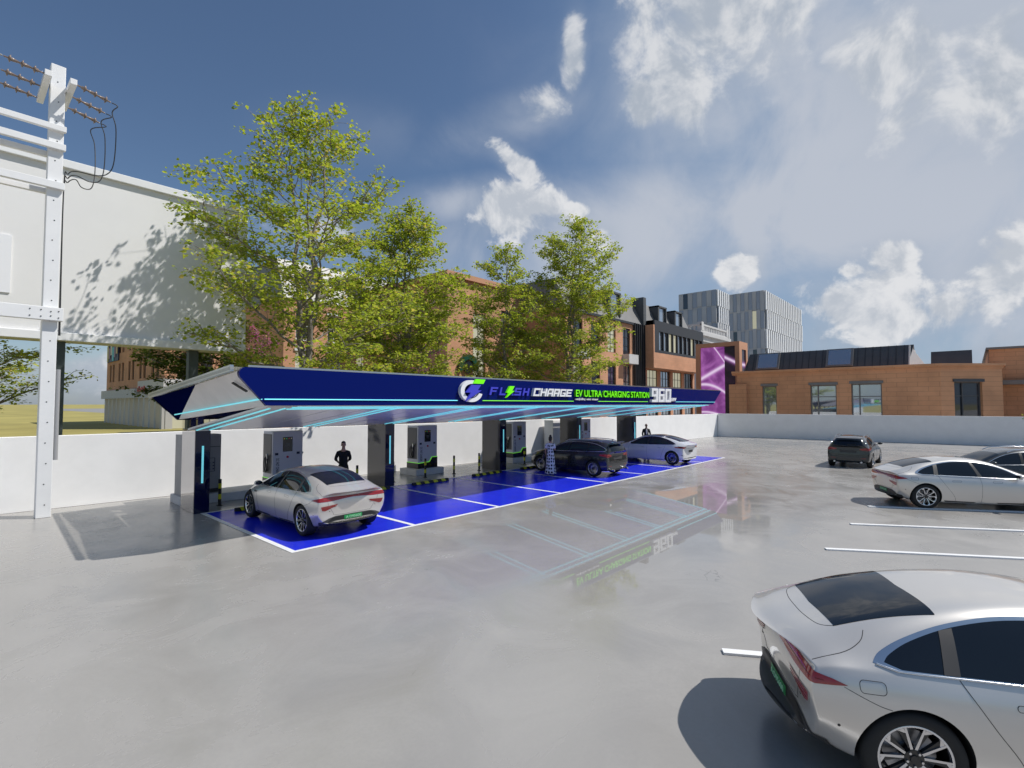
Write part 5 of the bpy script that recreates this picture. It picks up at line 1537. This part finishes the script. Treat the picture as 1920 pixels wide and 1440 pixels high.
B = thing('brick_building', 'brown brick building with a grey canopy strip, at the right edge', 'building')
w = MB(); w.box(67, 90, -40, -1.4, -.02, 8.3); w.build('wall', M['brickbig'], B)
b = MB(); b.box(66.8, 90.2, -40, -1.2, 8.3, 8.5); b.build('coping', M['zinc'], B)
b = MB(); b.box(66.0, 66.99, -40, -1.6, 4.9, 5.3); b.build('canopy_strip', M['zinc'], B)
# ------------------------------------------------------------------ trees
def tree(name, label, x, y, h, base, prof, seed, nlimb=16, leaf=.15, trunk_r=.2, dens=1.0, mat='leaf', lean=(0, 0), stems=1, group='trees behind the boundary wall', rise=.55):
    """prof: (height fraction, crown radius) pairs; base: height where the crown starts"""
    rg = random.Random(seed); nr = np.random.default_rng(seed)
    root = thing(name, label, 'tree', (x, y, -.02), 0, group)
    wood = MB(); centers = []
    def cr(z): return float(np.interp((z - base) / (h - base), [p[0] for p in prof], [p[1] for p in prof]))
    def path(p0, p1, bow, n=7, wob=.06):
        L = (p1 - p0).length
        return [p0.lerp(p1, t) + Vector((0, 0, bow * L * 4 * t * (1 - t))) + Vector((rg.gauss(0, 1), rg.gauss(0, 1), rg.gauss(0, .6))) * (wob * L * t * (1 - t)) for t in np.linspace(0, 1, n)]
    leaders = []
    for s in range(stems):
        a = 2 * math.pi * s / stems + rg.random()
        rad = 0 if stems == 1 else rg.uniform(.15, .3) * cr(base + (h - base) * .5)
        top = Vector((lean[0] + rad * math.cos(a), lean[1] + rad * math.sin(a), h * (1 - .07 * s)))
        fork = Vector((0, 0, base * .75))
        P = path(Vector((0, 0, 0)), fork, 0, 4, .02) if s == 0 else [fork]
        P = P + path(fork, top, 0, 12, .05)[1:]
        N = len(P); r = [trunk_r * (1 - .18 * s) * (1 - .93 * (i / (N - 1)) ** .8) for i in range(N)]
        wood.tube(P, r, 9); leaders.append((P, r))
    ga = rg.random() * 6.28
    for i in range(nlimb):
        t = (i + .3 + rg.random() * .4) / nlimb
        P, r = leaders[i % stems]
        zst = base * .8 + (h - base * .8) * (t ** 1.12) * .93
        k = min(range(len(P)), key=lambda q: abs(P[q].z - zst)); p0 = P[k].copy()
        ga += 2.399 + rg.uniform(-.35, .35)
        ztip = min(h * .99, zst + (.4 + rise * cr(zst) * rg.uniform(.6, 1.15)))
        rad = max(.5, cr(ztip)) * rg.uniform(.78, 1.05)
        p1 = Vector((lean[0] * t + rad * math.cos(ga), lean[1] * t + rad * math.sin(ga), ztip))
        LP = path(p0, p1, .05, 9, .16); L = (p1 - p0).length
        r0 = max(.025, r[k] * .5); wood.tube(LP, [r0 * (1 - .85 * q / 8) for q in range(9)], 6)
        ns = max(4, int(L * 2.6))
        for j in range(ns):
            tt = .22 + .78 * (j + rg.random() * .7) / ns; q = LP[min(8, int(tt * 8))]
            dr = (p1 - p0).normalized(); sd = dr.cross(Vector((0, 0, 1))); sd = sd.normalized() if sd.length > .05 else Vector((1, 0, 0))
            s_ = 1 if j % 2 else -1
            ln = (.32 + .5 * (1 - tt)) * L * rg.uniform(.45, .9); ln = min(ln, 2.4)
            q1 = q + (dr * rg.uniform(.35, .8) + sd * s_ * rg.uniform(.4, .95) + Vector((0, 0, rg.uniform(-.12, .42)))).normalized() * ln
            SP = path(q, q1, .06, 5, .18); wood.tube(SP, [.022 * (1 - .7 * z / 4) for z in range(5)], 4)
            nt = max(2, int(ln * 2.6))
            for m_ in range(nt + 1):
                c = SP[min(4, int(4 * (.3 + .7 * m_ / nt)))]
                tw = c + Vector((rg.gauss(0, .32), rg.gauss(0, .32), rg.gauss(.02, .13)))
                wood.tube([c, tw], [.008, .004], 3)
                centers.append((tw.x, tw.y, tw.z))
    wood.build('trunk', M['bark'], root)
    C = np.array(centers); per = max(6, int(17 * dens)); n = len(C) * per
    pos = np.repeat(C, per, 0) + nr.normal(0, 1, (n, 3)) * np.array([.17, .17, .07])
    pos[:, 2] -= .25 * np.abs(nr.normal(0, .22, n))
    ang = nr.uniform(0, 2 * np.pi, n); sz = leaf * nr.uniform(.6, 1.25, n)
    a = np.stack([np.cos(ang), np.sin(ang), nr.normal(-.15, .38, n)], 1); a /= np.linalg.norm(a, axis=1)[:, None]
    rv = nr.normal(0, 1, (n, 3)) * np.array([.55, .55, .3]) + np.array([0, 0, 1.0])
    b = np.cross(rv, a); b /= np.linalg.norm(b, axis=1)[:, None]
    nn_ = np.cross(a, b)
    # six-cornered leaf, broad in the middle and slightly folded
    V = np.stack([pos, pos + a * (sz * .35)[:, None] + b * (sz * .42)[:, None] + nn_ * (sz * .1)[:, None], pos + a * (sz * .72)[:, None] + b * (sz * .24)[:, None] + nn_ * (sz * .05)[:, None], pos + a * sz[:, None],
                  pos + a * (sz * .72)[:, None] - b * (sz * .24)[:, None] + nn_ * (sz * .05)[:, None], pos + a * (sz * .35)[:, None] - b * (sz * .42)[:, None] + nn_ * (sz * .1)[:, None]], 1).reshape(-1, 3)
    base_i = np.arange(n) * 6
    Fq = np.stack([np.stack([base_i, base_i + 1, base_i + 2, base_i + 3], 1), np.stack([base_i, base_i + 3, base_i + 4, base_i + 5], 1)], 1).reshape(-1, 4)
    me = bpy.data.meshes.new('crown'); me.vertices.add(len(V)); me.vertices.foreach_set('co', V.astype(np.float32).ravel())
    me.loops.add(Fq.size); me.loops.foreach_set('vertex_index', Fq.astype(np.int32).ravel())
    me.polygons.add(len(Fq)); me.polygons.foreach_set('loop_start', np.arange(0, Fq.size, 4, dtype=np.int32))
    me.update(calc_edges=True); me.materials.append(M[mat])
    o = bpy.data.objects.new('crown', me); COL.objects.link(o); o.parent = root
    return root, n


P1 = [(0, 3.0), (.08, 4.8), (.3, 5.7), (.55, 5.6), (.7, 5.0), (.8, 3.6), (.92, 2.6), (1, 1.1)]
P2 = [(0, 3.0), (.15, 4.6), (.4, 4.3), (.7, 3.3), (.9, 1.9), (1, .7)]
n1 = tree('maple_tree', 'tallest yellow green tree with an open spreading crown beside the billboard', 11.4, 23.5, 17.3, 3.4, P1, 11, 31, .17, .26, .85, stems=3, rise=.5)
n2 = tree('maple_tree', 'dense bushy tree just right of the tallest tree', 19.3, 26.5, 15.9, 3.2, P2, 23, 40, .18, .24, 1.0, stems=3)
n3 = tree('maple_tree', 'shorter of the two slim trees behind the middle of the canopy', 30.0, 28.0, 16.0, 3.4, [(0, 3.0), (.15, 4.2), (.45, 4.0), (.7, 3.0), (.9, 1.7), (1, .5)], 31, 30, .185, .2, 1.0, stems=2)
n4 = tree('maple_tree', 'taller slim tree behind the canopy, in front of the mansard building', 35.9, 26.0, 19.4, 3.8, [(0, 3.4), (.15, 5.2), (.3, 5.6), (.5, 5.3), (.75, 4.0), (.9, 2.6), (1, .8)], 47, 34, .185, .24, .95, stems=2, lean=(.7, -.7))
n5 = tree('maple_tree', 'tree at the far left edge, seen under the billboard', 0.6, 32.0, 9.5, 3.0, [(0, 2.6), (.3, 4.4), (.7, 3.6), (1, 1.0)], 5, 20, .15, .2, .8)
n6 = tree('maple_tree', 'shaded tree behind the billboard, before the corner shop building', 10.2, 34.0, 9.0, 3.0, [(0, 2.4), (.3, 4.2), (.7, 3.4), (1, 1.0)], 6, 28, .17, .18, 1.2, 'leafdk')
n7 = tree('blossom_tree', 'small pink blossoming tree left of the canopy peak', 12.8, 33.0, 7.6, 3.2, [(0, .9), (.4, 1.6), (.8, 1.2), (1, .4)], 8, 10, .16, .1, .7, 'leafpink')
n8 = tree('young_tree', 'young green tree at the right edge before the shaded grey wall', 32.4, -2.9, 2.55, .25, [(0, 1.1), (.5, 1.35), (1, .4)], 9, 9, .10, .04, .5, group='young trees in the lot')
n9 = tree('blossom_tree', 'pink blossoming shrub behind the dense bushy tree', 26.5, 33.5, 9.0, 3.2, [(0, .9), (.4, 1.6), (.8, 1.2), (1, .4)], 18, 8, .16, .1, .5, 'leafpink')

# ------------------------------------------------------------------ people
def skin_mesh(name, J, E, mat, parent, sub=2):
    """J: joint -> (x, y, z, radius); E: bones; grown with a Skin modifier into one surface"""
    keys = list(J); me = bpy.data.meshes.new(name)
    me.from_pydata([J[k][:3] for k in keys], [(keys.index(a), keys.index(b)) for a, b in E], [])
    o = bpy.data.objects.new(name, me); COL.objects.link(o)
    md = o.modifiers.new('skin', 'SKIN'); md.use_smooth_shade = True
    if not me.skin_vertices: me.skin_vertices.new()
    for i, k in enumerate(keys):
        r = J[k][3]; sv = me.skin_vertices[0].data[i]
        sv.radius = (r, r) if not hasattr(r, '__len__') else r
        sv.use_root = (i == 0)
    sb = o.modifiers.new('sub', 'SUBSURF'); sb.levels = sub; sb.render_levels = sub
    m2 = eval_mesh(o); bpy.data.objects.remove(o); bpy.data.meshes.remove(me)
    m2.name = name; m2.materials.clear(); m2.materials.append(mat)
    if name == 'body':
        # skull, jaw, nose, brow and ears melt into the same surface as the neck
        z = HEADS[-1]; hb = MB()
        for c, r in (((0, 0, z + .188), (.074, .093, .098)), ((0, .028, z + .118), (.056, .064, .078)), ((0, .050, z + .068), (.034, .036, .026)), ((0, .098, z + .143), (.0135, .022, .028)), ((0, .074, z + .183), (.052, .022, .014)),
                     ((.077, -.008, z + .152), (.012, .022, .032)), ((-.077, -.008, z + .152), (.012, .022, .032))): hb.ball(c, *r, 24)
        bmx = bmesh.new(); bmx.from_mesh(m2); tmp = bpy.data.meshes.new('h'); tmp.from_pydata(hb.v, [], hb.f); bmx.from_mesh(tmp); bmx.to_mesh(m2); bmx.free(); bpy.data.meshes.remove(tmp)
        o = bpy.data.objects.new(name, m2); COL.objects.link(o)
        rm = o.modifiers.new('r', 'REMESH'); rm.mode = 'VOXEL'; rm.voxel_size = .0075
        sm_ = o.modifiers.new('s', 'SMOOTH'); sm_.factor = .5; sm_.iterations = 3
        m3 = eval_mesh(o); bpy.data.objects.remove(o); bpy.data.meshes.remove(m2); m2 = m3; m2.name = name; m2.materials.clear(); m2.materials.append(mat)
    for p in m2.polygons: p.use_smooth = True
    ob = bpy.data.objects.new(name, m2); COL.objects.link(ob); ob.parent = parent
    return ob


def hand(J, E, wrist, key, d, up, side):
    """palm, four fingers and a thumb grown from the wrist; d along the hand, side towards the thumb"""
    w = Vector(J[wrist][:3]); d, up, side = Vector(d).normalized(), Vector(up).normalized(), Vector(side).normalized()
    pm = w + d * .055; J[key + 'palm'] = (*pm, .026); E.append((wrist, key + 'palm'))
    for i, (s, ln) in enumerate(((.028, .072), (.010, .082), (-.009, .076), (-.027, .058))):
        b = pm + d * .035 + side * s; m_ = b + d * ln * .5 - up * .008; e = b + d * ln * .85 - up * .030
        for nme, p, r in (('b', b, .011), ('m', m_, .009), ('e', e, .007)): J[f'{key}f{i}{nme}'] = (*p, r)
        E += [(key + 'palm', f'{key}f{i}b'), (f'{key}f{i}b', f'{key}f{i}m'), (f'{key}f{i}m', f'{key}f{i}e')]
    t1 = w + d * .035 + side * .034; t2 = t1 + d * .035 + side * .018 - up * .01
    J[key + 't1'] = (*t1, .013); J[key + 't2'] = (*t2, .009); E += [(wrist, key + 't1'), (key + 't1', key + 't2')]


HEADS = []


def head(J, E, z, r=.078, fwd=1):
    """neck, jaw, skull, nose and ears above the neck base at height z"""
    J['neck'] = (0, 0, z, .060); J['neck2'] = (0, .012 * fwd, z + .06, .058); J['skull'] = (0, .012 * fwd, z + .15, .06)
    E += [('neck', 'neck2'), ('neck2', 'skull')]
    HEADS.append(z); return
    J['jaw'] = (0, .035 * fwd, z + .11, (.060, .066)); J['mid'] = (0, .022 * fwd, z + .175, (.074, .086)); J['crown_'] = (0, .008 * fwd, z + .235, (.066, .08))
    J['nose'] = (0, .118 * fwd, z + .15, .011); J['chin'] = (0, .072 * fwd, z + .082, .028)
    E += [('neck', 'neck2'), ('neck2', 'jaw'), ('jaw', 'mid'), ('mid', 'crown_'), ('mid', 'nose'), ('jaw', 'chin')]
    for s in (1, -1):
        J[f'ear{s}'] = (s * .082, .005 * fwd, z + .155, .016); E.append(('mid', f'ear{s}'))


def face(parent, z, hairmat, long=False, fwd=1):
    b = MB()
    for s in (1, -1): b.ball((s * .030, .083 * fwd, z + .163), .011, .008, .007, 8)
    b.build('eye', M['eye'], parent)
    b = MB(); b.ball((0, .088 * fwd, z + .103), .022, .008, .005, 8); b.build('mouth', pmat('lips', (.16, .06, .05), .5), parent)
    if hairmat:
        b = MB(); b.ball((0, -.010 * fwd, z + .214), .0775, .094, .080, 20)
        if long: b.ball((0, -.055 * fwd, z + .15), .07, .06, .10, 14); b.ball((0, -.02 * fwd, z + .30), .05, .05, .045, 14)
        b.build('hair', hairmat, parent)


def person_standing(label, loc, rz, skin, shirt, trousers, arms='back', hair=True, jacket=False, k=1.0):
    root = thing('person', label, 'person', loc, rz)
    J = {'pelvis': (0, 0, .95, (.13, .10)), 'waist': (0, 0, 1.10, (.125, .095)), 'chest': (0, .0, 1.30, (.155, .105)), 'shoulder': (0, -.01, 1.42, (.115, .075))}
    E = [('pelvis', 'waist'), ('waist', 'chest'), ('chest', 'shoulder'), ('shoulder', 'neck')]
    head(J, E, 1.505)
    AJ = {}
    for s in (1, -1):
        J[f'sh{s}'] = (s * .18, -.012, 1.395, .058)
        if arms == 'back': el, wr = (s * .25, -.10, 1.16), (s * .09, -.20, .99)
        else: el, wr = (s * .25, .02, 1.14), (s * .22, .16, .93)
        J[f'el{s}'] = (*el, .043); J[f'wr{s}'] = (*wr, .028)
        E += [('shoulder', f'sh{s}'), (f'sh{s}', f'el{s}'), (f'el{s}', f'wr{s}')]
        dd = (-s * .8, -.1, -.5) if arms == 'back' else (0, .35, -.9)
        hand(J, E, f'wr{s}', f'h{s}', dd, (0, -1, 0) if arms == 'back' else (s, 0, 0), (0, 0, 1) if arms == 'back' else (0, 1, .3))
        J[f'hip{s}'] = (s * .095, 0, .88, .09); J[f'kn{s}'] = (s * .12, .015, .50, .058); J[f'an{s}'] = (s * .13, -.02, .09, .04); J[f'toe{s}'] = (s * .15, .13, .035, .034)
        E += [('pelvis', f'hip{s}'), (f'hip{s}', f'kn{s}'), (f'kn{s}', f'an{s}'), (f'an{s}', f'toe{s}')]
    bd = skin_mesh('body', J, E, skin, root)
    face(bd, 1.505, M['hair'] if hair else None)
    g = 1.14
    T = {q: (J[q][0], J[q][1], J[q][2], tuple(r * g + .006 for r in J[q][3])) for q in ('waist', 'pelvis', 'chest', 'shoulder')}
    T['pelvis'] = (0, 0, .88, (.185, .152)); T['waist'] = (0, 0, 1.06, (.160, .132)); TE = [('waist', 'pelvis'), ('waist', 'chest'), ('chest', 'shoulder')]
    T['collar'] = (0, .0, 1.50, .066); TE.append(('shoulder', 'collar'))
    for s in (1, -1):
        T[f'sh{s}'] = (*J[f'sh{s}'][:3], .068); T[f'el{s}'] = (*J[f'el{s}'][:3], .060); TE += [('shoulder', f'sh{s}'), (f'sh{s}', f'el{s}')]
        if jacket or True:
            wv = Vector(J[f'el{s}'][:3]).lerp(Vector(J[f'wr{s}'][:3]), .9 if jacket else .35); T[f'cu{s}'] = (*wv, .048 if jacket else .054); TE.append((f'el{s}', f'cu{s}'))
    skin_mesh('jacket' if jacket else 'shirt', T, TE, shirt, root)
    if jacket:
        b = MB(); b.ball((0, .098, 1.28), .052, .05, .20, 14); b.build('shirt', M['clothwhite'], root)
    b = MB()
    for s in (1, -1):
        b.tube([(s * .08, 0, .93), (s * .092, .0, .80), (s * .11, .012, .55), (s * .12, .012, .45), (s * .128, -.012, .2), (s * .132, -.02, .06)], [.088, .10, .078, .072, .064, .066], 16)
    b.ball((0, 0, .92), .172, .118, .13, 20)
    b.build('trousers', trousers, root)
    for s in (1, -1):
        b = MB(); b.ball((s * .14, .06, .04), .052, .14, .042, 14); b.build('shoe', M['shoe'], root)
    root.scale = (k, k, k)
    return root


person_standing('man in a black polo shirt, hands behind his back', (9.35, 16.35, 0), R(158), M['skin'], M['clothblack'], M['clothblack'])
person_standing('man in a dark open jacket over a white shirt behind the white saloon', (30.55, 15.75, .009), R(128), M['skindk'], M['clothblack'], M['clothblack'], 'side', False, True)


def dots_mat():
    m = bpy.data.materials.new('white cloth with black dots'); m.use_nodes = True; t = NT(m.node_tree); p = m.node_tree.nodes['Principled BSDF']
    oc = t.n('ShaderNodeTexCoord').outputs['Object']; sp = t.n('ShaderNodeSeparateXYZ'); t.put(sp.inputs[0], oc)
    ang = t.m('ARCTAN2', sp.outputs[1], sp.outputs[0]); cb = t.n('ShaderNodeCombineXYZ')
    t.put(cb.inputs[0], t.m('MULTIPLY', ang, 1.6)); t.put(cb.inputs[1], t.m('MULTIPLY', sp.outputs[2], 7.2))
    vo = t.n('ShaderNodeTexVoronoi'); t.put(vo.inputs['Vector'], cb.outputs[0]); vo.inputs['Scale'].default_value = 1.0; vo.inputs['Randomness'].default_value = .35; vo.voronoi_dimensions = '2D'
    d = t.smooth(vo.outputs['Distance'], .31, .35)
    m.node_tree.links.new(t.mix(d, (.01, .01, .03), (.74, .74, .77)), p.inputs['Base Color']); p.inputs['Roughness'].default_value = .8
    return m


wm = thing('person', 'woman in a long white dress with black dots, hair tied up', 'person', (17.62, 13.62, .009), R(-60))
J = {'pelvis': (0, 0, .92, (.13, .105)), 'waist': (0, 0, 1.06, (.098, .08)), 'chest': (0, 0, 1.22, (.118, .09)), 'shoulder': (0, -.005, 1.335, (.09, .06))}
E = [('pelvis', 'waist'), ('waist', 'chest'), ('chest', 'shoulder'), ('shoulder', 'neck')]
head(J, E, 1.40)
for s in (1, -1):
    J[f'sh{s}'] = (s * .155, -.01, 1.335, .046)
    el, wr = ((.20, .03, 1.08), (.14, .20, 1.18)) if s > 0 else ((-.225, -.01, 1.07), (-.20, .08, .85))
    J[f'el{s}'] = (*el, .036); J[f'wr{s}'] = (*wr, .024)
    E += [('shoulder', f'sh{s}'), (f'sh{s}', f'el{s}'), (f'el{s}', f'wr{s}')]
    hand(J, E, f'wr{s}', f'h{s}', (-.2, .5, .6) if s > 0 else (0, .3, -.95), (s, 0, 0), (0, 1, .2))
    J[f'hip{s}'] = (s * .085, 0, .85, .085); J[f'kn{s}'] = (s * .085, .02, .47, .055); J[f'an{s}'] = (s * .10, -.02, .09, .036); J[f'toe{s}'] = (s * .12, .11, .03, .028)
    E += [('pelvis', f'hip{s}'), (f'hip{s}', f'kn{s}'), (f'kn{s}', f'an{s}'), (f'an{s}', f'toe{s}')]
bd = skin_mesh('body', J, E, M['skin'], wm)
face(bd, 1.40, M['hair'], True)
b = MB(); n = 40; prof = [(.075, .06, 1.395), (.175, .085, 1.36), (.165, .115, 1.25), (.122, .105, 1.07), (.155, .13, .93), (.175, .155, .75), (.19, .18, .5), (.205, .20, .3), (.24, .235, .09)]
vs = []
for i, (rx, ry, z) in enumerate(prof):
    for kk in range(n):
        a = 2 * math.pi * kk / n; f = 1 + .07 * max(0, (i - 4)) / 4 * math.sin(7 * a + 1) + .03 * max(0, i - 4) / 4 * math.sin(13 * a)
        vs.append((rx * f * math.cos(a), ry * f * math.sin(a), z + (.02 * math.sin(7 * a) if i == len(prof) - 1 else 0)))
b.add(vs, [(i * n + (kk + 1) % n, i * n + kk, (i + 1) * n + kk, (i + 1) * n + (kk + 1) % n) for i in range(len(prof) - 1) for kk in range(n)], 0, True)
M['dots'] = dots_mat()
b.build('dress', M['dots'], wm)
T = {}; TE = []
T['c'] = (0, -.005, 1.33, .075)
for s in (1, -1):
    T[f's{s}'] = (s * .165, -.01, 1.33, .068); e = Vector(J[f'sh{s}'][:3]).lerp(Vector(J[f'el{s}'][:3]), .75); T[f'e{s}'] = (*e, .062); TE += [('c', f's{s}'), (f's{s}', f'e{s}')]
skin_mesh('sleeves', T, TE, M['dots'], wm)
b = MB(); b.ball((-.30, .02, .80), .05, .13, .10, 14); b.tube([(-.28, .10, .86), (-.25, .07, 1.0), (-.20, .02, 1.36), (-.25, -.05, 1.0), (-.29, -.06, .86)], .008, 6)
bag = b.build('handbag', pmat('dark purple leather', (.03, .02, .06), .4))
tag(bag, 'dark handbag hanging at the side of the woman in the dotted dress', 'bag')
bag.location = wm.location; bag.rotation_euler = wm.rotation_euler
print('leaves', [q[1] for q in (n1, n2, n3, n4, n5, n6, n7, n8, n9)])
